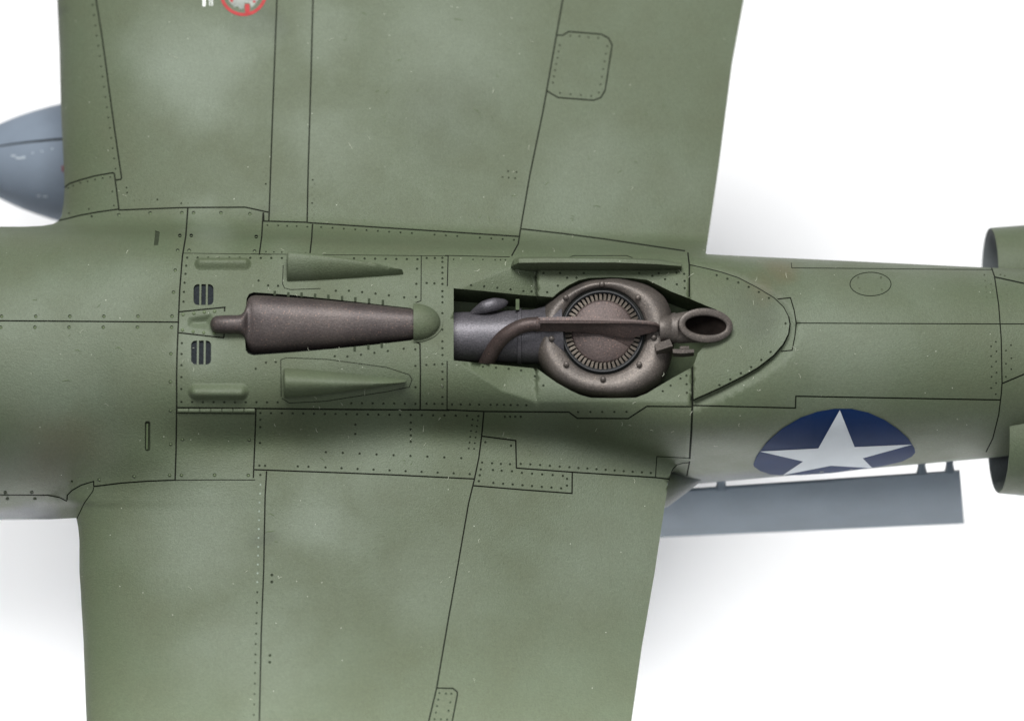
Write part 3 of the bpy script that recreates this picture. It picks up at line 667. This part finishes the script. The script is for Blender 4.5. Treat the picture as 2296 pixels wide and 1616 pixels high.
# clips on the edge of the recess
for x, y in ((878, 440), (978, 450), (1076, 452), (1175, 460), (1273, 468), (1374, 477), (1472, 486), (1573, 496), (1675, 506), (1467, 850), (1568, 836), (1667, 825)):
    a, b = zp(1, x, y); raised('edge_clip', [(a - 2.6, b - 5), (a + 2.6, b - 5), (a + 2.6, b + 5), (a - 2.6, b + 5)], lambda u, v: np.full(u.shape, 1.6), M_RIVET, step=6, smooth=0)
for x, y in ((202, 597), (282, 588), (358, 578), (434, 573), (198, 710), (276, 722), (354, 730), (430, 735)):
    a, b = zp(1, x, y); raised('raised_rivet', [(a + 3.8 * math.cos(t), b + 3.8 * math.sin(t)) for t in np.linspace(0, 2 * math.pi, 11)[:-1]], lambda u, v: np.clip(2.4 - ((u - a) ** 2 + (v - b) ** 2) * .12, .2, 3), M_PLAIN, step=2.2, smooth=60)
# hinge of the access door
for i in range(7):
    x0 = 1311 + i * 81.5; a, b = zp(7, x0, 335)[0] + .8, zp(7, x0 + 81.5, 335)[0] - 1.6; c, d = zp(7, 0, 335)[1], zp(7, 0, 362)[1]
    raised('hinge_knuckle', [(a, c), (b, c), (b, d), (a, d)], lambda u, v: 3.4 * np.sqrt(np.clip(1 - ((v - (c + d) / 2) / ((d - c) / 2 + .1)) ** 2, 0, 1)), M_PAINT, step=2.2, smooth=60)
# long strake above the turbocharger
mb = MB(); secs = []
for x, yt0, yt1, yb, h in ((488, 190, 196, 200, 4), (505, 160, 184, 214, 26), (535, 148, 172, 218, 42), (700, 146, 170, 220, 46), (1100, 150, 170, 220, 46), (1350, 160, 180, 218, 40), (1495, 183, 192, 214, 22)):
    u_ = zp(2, x, 0)[0]; f = lambda y: zp(2, 0, y)[1]
    zb = float(ZS([u_], [f(yb)])[0]); secs.append([P(u_, f(yt0) - 4, zb - 30), P(u_, f(yt0), zb + h - 3), P(u_, f(yt1), zb + h), P(u_, f(yb), zb - 2), P(u_, f(yb), zb - 30)])
mb.grid([q for s in secs for q in s], len(secs), 5, True); mb.cap(secs[-1]); mb.cap(secs[0]); mb.build('strake', M_PAINT, plane, 25)

# ------------------------------------------------------------------ exhaust shroud
mb = MB(); pts = []; nS = 33; cv0 = zp(1, 0, 668)[1]
prof = [(471, 2, 3, 12), (473, 9, 11, 14), (477, 15, 17, 16), (484, 19, 21, 17), (510, 20.5, 22, 17), (532, 20.5, 22, 16), (540, 22, 23, 14), (546, 27, 25, 10), (550, 36, 27, 4), (553.5, 50, 29, -3), (557, 58, 32, -8), (563, 63, 36, -10), (572, 65, 39, -11), (600, 64, 42, -12), (700, 57, 42, -12), (820, 46, 39, -12), (932, 33, 33, -10)]
for (u_, hw, hz, zo) in prof:
    zc = float(ZS([u_], [720])[0]); zc += zo
    for a in np.linspace(-.25, math.pi + .25, nS): c, s = math.cos(a), math.sin(a); pts.append(P(u_, cv0 + hw * np.sign(c) * abs(c) ** .85, zc + hz * s if s > 0 else zc + 90 * s))
mb.grid(pts, len(prof), nS); mb.build('exhaust_shroud', M_EXH, plane, 80)

# ------------------------------------------------------------------ turbocharger
TU, TV = 1351.0, 742.5; TZ = float(ZS([TU], [722], True)[0]) - 8; TS = .20
def TP(r, a, z): u_, v_ = TU + r * math.cos(a), TV + r * math.sin(a); return P(u_, v_, TZ + z + (v_ - TV) * TS)
def Rout(a):   # a: 0 right, pi/2 bottom
    d = math.degrees(a) % 360; return float(np.interp(d, [0, 20, 40, 60, 90, 115, 135, 160, 180, 205, 225, 240, 270, 300, 307, 319, 331, 360], [160, 165, 173, 166, 148, 150, 158, 160, 155, 142, 127, 121, 119, 133, 139, 150, 159, 160]))
mb = MB(); na = 96; pts = []; nr = 17
for i in range(na):
    a = 2 * math.pi * i / na; ro = Rout(a); ri = 97; rm = ri + (ro - ri) * .42
    pf = [(ri, -26), (ri, -6)]
    for t in np.linspace(0, 1, nr - 2):
        r_ = ri + (ro - ri) * math.sin(t * math.pi / 2) if t > .0 else ri
        q = (r_ - ri) / (ro - ri); z_ = -4 + 9 * math.sin(min(1, q * 2.2) * math.pi / 2) - (66 * (1 - math.sqrt(max(0, 1 - max(0, (q - .42) / .58) ** 2.4))))
        pf.append((r_, z_))
    pf[-1] = (ro, -75); pts += [TP(r_, a, z_) for r_, z_ in pf]
mb2 = pts + pts[:nr]; mb.grid(mb2, na + 1, nr)
turbo = mb.build('turbocharger', M_TURBO, plane, 70)
def ring(name, mat, r0, r1, z0, z1, n=72, parent=turbo, smooth=40):
    mb = MB(); pts = []
    for i in range(n + 1):
        a = 2 * math.pi * i / n; pts += [TP(r0, a, z0 - 10), TP(r0, a, z1 - .8), TP(r0 + (r1 - r0) * .25, a, z1), TP(r0 + (r1 - r0) * .75, a, z1), TP(r1, a, z1 - .8), TP(r1, a, z0 - 10)]
    mb.grid(pts, n + 1, 6); return mb.build(name, mat, parent, smooth)
ring('seal_ring', M_SEAL, 87, 92, -8, 1.5); ring('seal_groove', M_BLACK, 92.3, 98, -12, -9); ring('inner_ring', M_SEAL, 84.5, 87, -10, -4)
mb = MB(); mb.add([TP(98, 2 * math.pi * i / 60, -17) for i in range(60)], [tuple(range(60))]); mb.build('backing_disc', M_BLACK, turbo, 0)
NB = 50
for i in range(NB):
    a = 2 * math.pi * i / NB; da = 2 * math.pi / NB * .33; mb = MB()
    top = [TP(68, a - da, -1), TP(85, a - da * .8, -2), TP(85, a + da * .8, -6), TP(68, a + da, -4)]; bot = [TP(68, a - da, -17), TP(85, a - da, -17), TP(85, a + da, -17), TP(68, a + da, -17)]
    mb.prism(top, bot); mb.build('turbine_blade', M_BLADE, turbo, 0)
mb = MB(); pts = []
for r_, z_ in ((71, -17), (71, -4), (69.5, -1.5), (66, 0), (40, 4), (18, 7), (1, 8)): pts += [TP(r_, 2 * math.pi * i / 64, z_) for i in range(64)]
mb.grid(pts, 7, 64, True); mb.build('turbine_cap', M_TUBE, turbo, 50)
for x, y in ((1025, 297), (1238, 376), (812, 376), (815, 770), (1245, 770), (1032, 857), (728, 618), (1332, 610)):
    u_, v_ = zp(2, x, y); r_, a_ = math.hypot(u_ - TU, v_ - TV), math.atan2(v_ - TV, u_ - TU); mb = MB(); pts = []
    for rr, zz in ((6.6, -2), (6.6, 3.5), (6, 5.5), (4, 7.5), (.3, 8.3)): pts += [P(u_ + rr * math.cos(t), v_ + rr * math.sin(t), TZ + 5 + zz + (v_ - TV) * TS) for t in np.linspace(0, 2 * math.pi, 15)[:-1]]
    mb.grid(pts, 5, 14, True); mb.build('bolt', M_TURBO, turbo, 50)
def sweep(mb, path, rad, n=20, sq=1.0):
    """a tube along view-frame points (u, v, z)"""
    p = np.array(path, float); t = np.gradient(p, axis=0); t /= np.linalg.norm(t, axis=1, keepdims=True); pts = []
    for i in range(len(p)):
        side = np.cross(t[i], [0, 0, 1.0]); side /= np.linalg.norm(side) + 1e-9; up = np.cross(side, t[i]); r_ = rad[i] if hasattr(rad, '__len__') else rad
        for k in range(n): a = 2 * math.pi * k / n; q = p[i] + side * r_ * math.cos(a) + up * r_ * sq * math.sin(a); pts.append(P(*q))
    mb.grid(pts, len(p), n, True); mb.cap(pts[:n]); mb.cap(pts[-n:], True)
def smooth_path(pts, n=6):
    p = np.array(pts, float); t = np.arange(len(p)); tt = np.linspace(0, len(p) - 1, (len(p) - 1) * n + 1); o = []
    for x in tt:
        i = min(int(x), len(p) - 2); f = x - i; p0, p1, p2, p3 = p[max(i - 1, 0)], p[i], p[i + 1], p[min(i + 2, len(p) - 1)]
        o.append(.5 * (2 * p1 + (p2 - p0) * f + (2 * p0 - 5 * p1 + 4 * p2 - p3) * f * f + (3 * p1 - p0 - 3 * p2 + p3) * f ** 3))
    return np.array(o)
mb = MB(); pz = TZ - 58; vpc = zp(2, 0, 606)[1]; path = [(1000, vpc, pz), (1060, vpc, pz), (1120, vpc, pz), (1165, vpc, pz), (1195, vpc, pz), (1220, vpc - 2, pz), (1245, vpc - 5, pz), (1262, vpc - 6, pz)]
sweep(mb, path, [54, 55, 57, 59, 60, 64, 70, 76], 40); mb.build('inlet_pipe', M_PIPE, turbo, 60)
mb = MB(); sweep(mb, [(1159, vpc, pz), (1160, vpc, pz), (1168, vpc, pz), (1169, vpc, pz)], [59, 63, 63.5, 59], 40); mb.build('pipe_clamp', M_PIPE, turbo, 40)
mb = MB(); a, b = zp(2, 527, 412); mb.prism([P(a - 4, b - 10, pz + 20), P(a + 4, b - 10, pz + 20), P(a + 4, b + 14, pz + 36), P(a - 4, b + 14, pz + 36)], [P(a - 4, b - 10, pz - 10), P(a + 4, b - 10, pz - 10), P(a + 4, b + 14, pz - 10), P(a - 4, b + 14, pz - 10)]); mb.build('clamp_lug', M_INT, turbo, 0)
mb = MB(); sweep(mb, smooth_path([(*zp(2, 250, 475), pz + 18), (*zp(2, 315, 440), pz + 30), (*zp(2, 370, 422), pz + 32), (*zp(2, 430, 412), pz + 20), (*zp(2, 470, 405), pz + 2)]), list(np.interp(np.linspace(0, 1, 25), [0, .3, .6, .85, 1], [4, 14, 15, 9, 2])), 16, .8); mb.build('pipe_boss', M_PIPE, turbo, 60)
# cooling tube and the tapered bar across the wheel
zt = TZ + 26
mb = MB(); path = smooth_path([(*zp(2, 318, 830), zt - 85), (*zp(2, 352, 745), zt - 48), (*zp(2, 395, 668), zt - 28), (*zp(2, 455, 600), zt - 10), (*zp(2, 535, 552), zt - 2), (*zp(2, 600, 535), zt), (*zp(2, 660, 534), zt)])
sweep(mb, path, list(np.linspace(17.5, 15.5, len(path))), 20); mb.build('cooling_tube', M_TUBE, turbo, 60)
mb = MB(); sweep(mb, [(*zp(2, 636, 534), zt), (*zp(2, 650, 534), zt)], 17.2, 20); mb.build('tube_collar', M_TUBE, turbo, 40)
mb = MB(); secs = []
for x, ya, yr, yb, h, zb in ((636, 494, 522, 577, 17, -4), (760, 491, 521, 577, 17, -6), (880, 490, 521, 580, 17, -8), (1000, 494, 522, 590, 16, -9), (1100, 500, 523, 606, 15, -9), (1190, 506, 524, 618, 14, -9), (1235, 509, 526, 604, 13, -6), (1300, 514, 530, 588, 11, -4), (1345, 524, 538, 576, 8, -3), (1366, 540, 549, 562, 3, -3)):
    u_ = zp(2, x, 0)[0]; f = lambda y: zp(2, 0, y)[1]; hw = max(1.5, (yr - ya) * .38 * .35)
    secs.append([P(u_, f(ya), zt + zb - 14), P(u_, f(ya), zt + h * .45), P(u_, f(yr) - hw, zt + h * .6), P(u_, f(yr) - hw * .6, zt + h), P(u_, f(yr) + hw * .6, zt + h), P(u_, f(yr) + hw * 1.2, zt + h * .55), P(u_, f((yr + yb) / 2), zt + h * .2), P(u_, f(yb), zt + zb), P(u_, f(yb) - 1, zt + zb - 14)])
mb.grid([q for s in secs for q in s], len(secs), 9, True); mb.cap(secs[0]); mb.cap(secs[-1], True); mb.build('cooling_bar', M_TUBE, turbo, 35)
# cone under the bar that spreads over the cap
mb = MB(); A = zl(2, 870, 575, 1000, 590, 1100, 625, 1185, 662, 1210, 640, 1222, 600, 1100, 560, 900, 555); cen_ = zp(2, 1040, 585)
top = [P(*q, TZ + 9 + (6 if i in (6, 7) else 0)) for i, q in enumerate(A)]; mb.prism(top, [P(*q, TZ - 3) for q in A]); mb.build('cap_vane', M_TUBE, turbo, 30)
# bracket
def block(mb, A, z, dep): mb.prism([P(*q, TZ + z) for q in A], [P(q[0], q[1] + dep * .34, TZ + z - dep) for q in A])
mb = MB(); block(mb, zl(2, 1335, 652, 1425, 620, 1442, 662, 1346, 692), 40, 36); block(mb, zl(2, 1443, 680, 1568, 682, 1568, 700, 1500, 706, 1443, 702), 34, 24); block(mb, zl(2, 1484, 664, 1538, 662, 1540, 679, 1484, 679), 30, 20)
mb.build('bracket', M_BRACKET, turbo, 0)
mb = MB(); sweep(mb, [(*zp(2, 1365, 560), TZ + 22), (*zp(2, 1400, 590), TZ + 12), (*zp(2, 1412, 640), TZ + 4)], 4.5, 8); mb.build('link_rod', M_SEAL, turbo, 60)
# outlet: a scarfed pipe
zo = TZ + 38; oc = zp(2, 1637, 541)
mb = MB(); nA = 48; secs = []; rot = R(4)
def lip(rx, ry, dz, du=0.):
    o = []
    for i in range(nA):
        a = 2 * math.pi * i / nA; x, y = -rx * math.cos(a), ry * math.sin(a); o.append(P(oc[0] + du + x * math.cos(rot) - y * math.sin(rot), oc[1] + x * math.sin(rot) + y * math.cos(rot), zo + dz - x * .26))
    return o
def circ(u_, r_, v_, dz): return [P(u_ - 3 * math.cos(2 * math.pi * i / nA), v_ + r_ * math.sin(2 * math.pi * i / nA), zo + dz + r_ * math.cos(2 * math.pi * i / nA)) for i in range(nA)]
secs = [circ(1482, 29, 737, -22), circ(1502, 30, 736, -21), circ(1506, 34, 735, -20), circ(1513, 35, 735, -19), circ(1516, 33, 735, -18), circ(1522, 34.5, 735, -17)]
sd = lambda z: z
secs += [[np.array(a) * .45 + np.array(b) * .55 for a, b in zip(secs[-1], lip(59, 37.5, -14))], lip(60.5, 38.2, -5), lip(61, 38.5, 0), lip(59.5, 37, 1.6), lip(50, 25.5, 2.2), lip(47, 22.5, .5), lip(46, 21.5, -4)]
mb.grid([q for s in secs for q in s], len(secs), nA, True); mb.build('outlet_pipe', M_TURBO, turbo, 60)
mb = MB(); secs = [lip(46.6, 22.1, -2), lip(45, 21.3, -4.5), lip(38, 19.5, -8, -6), lip(28, 18, -14, -18), lip(14, 11, -20, -34)]
mb.grid([q for s in secs for q in s], len(secs), nA, True); mb.cap(secs[-1]); mb.build('outlet_bore', M_BORE, turbo, 60)

# ------------------------------------------------------------------ radiator scoops at the tail end of the boom
def scoop(uc, vc, zc, ry, rz, sh, grow, yl=0.):
    mb = MB(); n = 56; secs = []
    for du, k, ins in ((60, .86, 1), (15, .93, 1), (2, .955, 1), (0, .97, 0), (0, .99, 0), (3, 1.0, 0), (30, 1.01 + grow * .1, 0), (100, 1.03 + grow * .4, 0), (230, 1.04 + grow, 0)):
        secs.append([P(uc + du + sh * math.sin(a), vc + ry * k * math.cos(a), zc + rz * k * math.sin(a)) for a in np.linspace(0, 2 * math.pi, n + 1)[:-1]])
    mb.grid([q for s in secs for q in s], len(secs), n, True); o = mb.build('radiator_scoop', M_PAINT, plane, 60)
    mb = MB(); mb.cap(secs[0]); mb.build('radiator_face', M_BLACK, o, 0)
scoop(2219, 616, -70, 106, 100, 19, .1); scoop(2238, 975, 112, 130, 122, 25, .1)

# ------------------------------------------------------------------ open undercarriage door
mb = MB(); pts = []; bk = []
for a in np.linspace(0, 1, 24):
    ut, vt, ub, vb = 1395 + 755.5 * a, 1108 - 51.5 * a, 1395 + 766 * a, 1207 - 34 * a
    for b in np.linspace(0, 1, 9): q = (ut + (ub - ut) * b, vt + (vb - vt) * b, -28 - 195 * b + 26 * math.sin(b * math.pi)); pts.append(P(*q)); bk.append(P(q[0], q[1] - 4, q[2] - 12))
mb.grid(pts, 24, 9); mb.grid(bk, 24, 9, flip=True)
for idx in (range(9), range(23 * 9, 24 * 9)): mb.grid([pts[k] for k in idx] + [bk[k] for k in idx], 2, 9)
for k0 in (0, 8): mb.grid([pts[k0 + 9 * k] for k in range(24)] + [bk[k0 + 9 * k] for k in range(24)], 2, 24)
door = mb.build('undercarriage_door', M_DOORGREY, plane, 30)
mb = MB(); a = [(1395, 1106, -16), (2150, 1054.5, -36), (2150.5, 1059, -37), (1395, 1111, -17)]; mb.prism([P(*q) for q in a], [P(q[0], q[1], q[2] - 14) for q in a]); mb.build('door_lip', M_DOORGREY, door, 0)
for x, y0, y1, r in ((520, 350, 392, 12), (1580, 240, 308, 10), (1728, 225, 300, 9.5)):
    a, b = zp(10, x, y0), zp(10, x, y1); mb = MB(); p0 = np.array([a[0], a[1] - 12, -5.]); p1 = np.array([b[0], b[1], -38.]); pts = []
    for t, rr in ((0, .85), (.6, .85), (.85, 1.1), (1, 1.25)): q = p0 + (p1 - p0) * t; pts += [P(q[0] + r * rr * math.cos(k), q[1] + r * .3 * math.sin(k), q[2] + r * rr * math.sin(k)) for k in np.linspace(0, 2 * math.pi, 17)[:-1]]
    mb.grid(pts, 4, 16, True); mb.build('hinge_post', M_DOORGREY, door, 50)

# ------------------------------------------------------------------ markings
def decal(name, poly, mat, off, parent, step=8):
    b = dens(poly, step, True); p = np.array(poly); x0, y0 = p.min(0); x1, y1 = p.max(0); gx, gy = np.meshgrid(np.arange(x0, x1, step), np.arange(y0, y1, step)); g_ = np.stack([gx.ravel(), gy.ravel()], 1)
    g_ = g_[inside(poly, g_[:, 0], g_[:, 1])]; n = len(b); V = [Vector(q) for q in b] + [Vector((float(q[0]), float(q[1]))) for q in g_]
    vo, eo, fo, *_ = delaunay_2d_cdt(V, [(i, (i + 1) % n) for i in range(n)], [], 1, 1e-4); vv = np.array([(q.x, q.y) for q in vo]); nv = NRM(ZN(vv[:, 0], vv[:, 1]))
    me = bpy.data.meshes.new(name); q = P(vv[:, 0], vv[:, 1], ZS(vv[:, 0], vv[:, 1])) + nv * off * S
    fs = []
    for f in fo:
        a, b_, c = vv[f[0]], vv[f[1]], vv[f[2]]
        if abs(np.cross(b_ - a, c - a)) > 1e-6: fs.append(tuple(f) if np.cross(b_ - a, c - a) < 0 else tuple(f)[::-1])
    me.from_pydata([tuple(x) for x in q], [], fs); me.update(); me.shade_smooth(); me.normals_split_custom_set_from_vertices([tuple(x) for x in nv]); return link(name, me, mat, parent)
DISC = zl(3, 620, 1440, 640, 1390, 700, 1310, 790, 1230, 900, 1165, 1000, 1130, 1100, 1113, 1200, 1113, 1300, 1135, 1400, 1180, 1480, 1235, 1540, 1290, 1575, 1345, 1580, 1370, 1560, 1395, 1500, 1425, 1400, 1448, 1325, 1462, 1080, 1493, 900, 1505, 800, 1505, 720, 1500, 660, 1480, 625, 1455)
STAR = zl(3, 1132, 1120, 1220, 1337, 1562, 1322, 1268, 1403, 1325, 1461, 1080, 1447, 795, 1503, 915, 1422, 660, 1363, 1005, 1345)
ins = decal('star_insignia', DISC, M_BLUE, 1.0, plane, 6); decal('white_star', STAR, M_WHITE, 1.8, ins, 6)
def arc_poly(k, cx, cy, r0, r1, a0, a1, n=40): return zl(k, *[c for a in np.linspace(a0, a1, n) for c in (cx + r1 * math.cos(a), cy + r1 * math.sin(a))], *[c for a in np.linspace(a1, a0, n) for c in (cx + r0 * math.cos(a), cy + r0 * math.sin(a))])
rg = decal('filler_marking', arc_poly(4, 1538, -46, 130, 150, 0, 2 * math.pi * .999, 60), M_RED, .8, plane, 5)
decal('worn_print', zl(4, 1440, -100, 1452, -30, 1446, 10, 1480, 48, 1502, 40, 1520, 62, 1540, 56, 1546, 20, 1578, 22, 1588, 52, 1612, 30, 1640, -10, 1630, -80, 1560, -150, 1480, -150), plain('worn_grey_print', '#858a84', .7, var=.35, scale=45, bmp=0), .6, rg, 6)
decal('marking_bar', zl(4, 1547, 28, 1577, 28, 1580, 92, 1550, 92), M_RED, 1.0, rg, 5)
for q in ((1455, -10, 1475, 18), (1600, 5, 1616, 22), (1480, -60, 1500, -40)): decal('marking_dash', zl(4, q[0], q[1], q[2], q[1] + 4, q[2] - 4, q[3], q[0] - 2, q[3] - 6), M_RED, 1.0, rg, 5)
for x, wd_, y1 in ((1281, 18, 42), (1322, 8, 38), (1336, 10, 40)):
    for y in range(-60, y1, 9 if wd_ < 15 else 40): decal('stencil_mark', zl(4, x, y, x + wd_, y, x + wd_, min(y1, y + (6 if wd_ < 15 else 41)), x, min(y1, y + (6 if wd_ < 15 else 41))), M_STW, .8, plane, 5)

# ------------------------------------------------------------------ drop tank under the inner wing
tank = bpy.data.objects.new('drop_tank', None); COL.objects.link(tank); tank['label'] = 'blue-grey drop tank nose poking out in front of the wing leading edge'; tank['category'] = 'drop tank'
tz = -360.; tv = lambda u: 361 + (u / 136) * 4
def tr(u): s = np.clip((u + 95) / 560., 0, 1); return 168 * math.sin(min(1, s ** .62) * math.pi / 2) * 1.0
TUU = list(np.linspace(-95, 60, 20)) + list(np.linspace(80, 900, 24))
def tpt(u, a, k=1.): return P(u, tv(min(u, 300)) - tr(u) * k * math.cos(a), tz + tr(u) * k * math.sin(a))
sa = math.acos(.40)
for nm, a0, a1 in (('tank_half', sa + .022, sa + math.pi - .022), ('tank_half', sa + math.pi + .022, sa + 2 * math.pi - .022)):
    mb = MB(); na_ = 30; mb.grid([tpt(u, a) for u in TUU for a in np.linspace(a0, a1, na_)], len(TUU), na_); mb.build(nm, M_GREY, tank, 60)
mb = MB(); mb.grid([tpt(u, a, .975) for u in TUU for a in np.linspace(0, 2 * math.pi, 31)[:-1]], len(TUU), 30, True); mb.build('tank_seam', M_BLACK, tank, 60)
def tmark(name, k, x, y, wx, wy, mat):
    u_, v_ = zp(k, x, y); mb = MB(); q = []
    for dx, dy in ((-wx, -wy), (wx, -wy), (wx, wy), (-wx, wy)):
        uu = u_ + dx; c = np.clip((tv(uu) - v_ - dy) / tr(uu), -.98, .98); q.append(tpt(uu, math.acos(c), 1.012))
    mb.cap(q); mb.build(name, mat, tank, 0)
for x, y, a, b in ((85, 985, 7, 2.5), (120, 1000, 10, 3), (150, 995, 4, 4), (205, 968, 3, 2), (265, 958, 3, 2), (330, 942, 3, 2), (245, 1236, 5, 3), (285, 1240, 7, 2.5)): tmark('stencil_mark', 4, x, y, a * .7, b * .6, M_TANKM)
tmark('stencil_mark', 4, 396, 1065, 2.5, 7, M_REDD)

# ------------------------------------------------------------------ flaws and hairs caught under the paint
mb = MB(); fl_ = [zp(5, *q) for q in ((550, 428), (603, 436), (742, 426), (650, 282), (1035, 541), (1090, 540), (1018, 508), (1340, 862), (1575, 960), (1470, 1005), (1465, 1030), (1890, 508), (595, 566), (1110, 350), (1540, 730), (1680, 806), (1755, 752), (1185, 910), (493, 1025), (1080, 1008), (1035, 1015), (1800, 535), (410, 188), (490, 60), (927, 90))] + [zp(6, *q) for q in ((880, 1330 - 100), (735, 930), (265, 870), (585, 1242), (490, 1475), (520, 1140), (1150, 380))] + [zp(8, *q) for q in ((610, 640), (1180, 680), (1220, 690), (285, 490), (1545, 765), (1780, 655), (2035, 590), (250, 1150), (290, 1210), (265, 1020))]
for (u_, v_) in fl_:
    a = random.uniform(-.6, .6); ln = random.uniform(9, 24); cv_ = random.uniform(-.4, .4); pu, pv = u_ - ln / 2, v_; pts = []
    for k in range(9):
        r_ = 1.0 * math.sin((k + .6) / 9.2 * math.pi) + .15; z_ = float(ZS([pu], [pv])[0]); pts += [P(pu, pv - r_, z_ - .2), P(pu, pv, z_ + r_ * .9), P(pu, pv + r_, z_ - .2)]
        pu += math.cos(a) * ln / 8; pv += math.sin(a) * ln / 8; a += cv_ + random.uniform(-.4, .4)
    mb.grid(pts, 9, 3)
mb.build('paint_flaw', M_PLAIN, plane, 60, kind='stuff')

# ------------------------------------------------------------------ lint on the paint
mb = MB(); cand = 0
spots = [zp(2, *q) for q in ((460, 165), (1250, 195), (1340, 285), (1480, 215), (370, 290), (560, 100), (1190, 765), (1380, 840), (1930, 280), (540, 240), (160, 570))] + [zp(1, *q) for q in ((1605, 378), (1590, 310), (1130, 860), (1580, 1085), (2010, 1185), (1990, 715), (430, 305), (1210, 1290), (280, 960), (1330, 860))]
while len(spots) < 120:
    u_, v_ = random.uniform(150, 2200), random.uniform(10, 1600)
    if random.random() < .5: u_, v_ = random.uniform(400, 1800), random.uniform(560, 1000)
    if inside(OUT, np.array([u_]), np.array([v_]))[0] and not inside(BAY, np.array([u_]), np.array([v_]))[0] and not inside(EXH, np.array([u_]), np.array([v_]))[0]: spots.append((u_, v_))
for (u_, v_) in spots:
    a = random.uniform(0, 6.28); ln = random.uniform(4, 15) * (1.4 if random.random() < .15 else .8); cv_ = random.uniform(-.35, .35); pu, pv = u_, v_; path = []
    for k in range(7):
        n_ = ZN([pu], [pv])[0]; path.append((pu, pv, float(ZS([pu], [pv])[0]) + 1.0)); pu += math.cos(a) * ln / 6; pv += math.sin(a) * ln / 6; a += cv_
    p = np.array(path); r_ = random.uniform(.25, .45)
    pts = []
    for q in p: pts += [P(q[0] + r_ * math.cos(k), q[1] + r_ * math.sin(k), q[2] + (r_ if k == 0 else 0)) for k in (0, 2.1, 4.2)]
    mb.grid(pts, 7, 3, True)
mb.build('lint', M_LINT, None, 60, kind='stuff', label='pale lint fibres and dust lying on the green paint', category='lint')
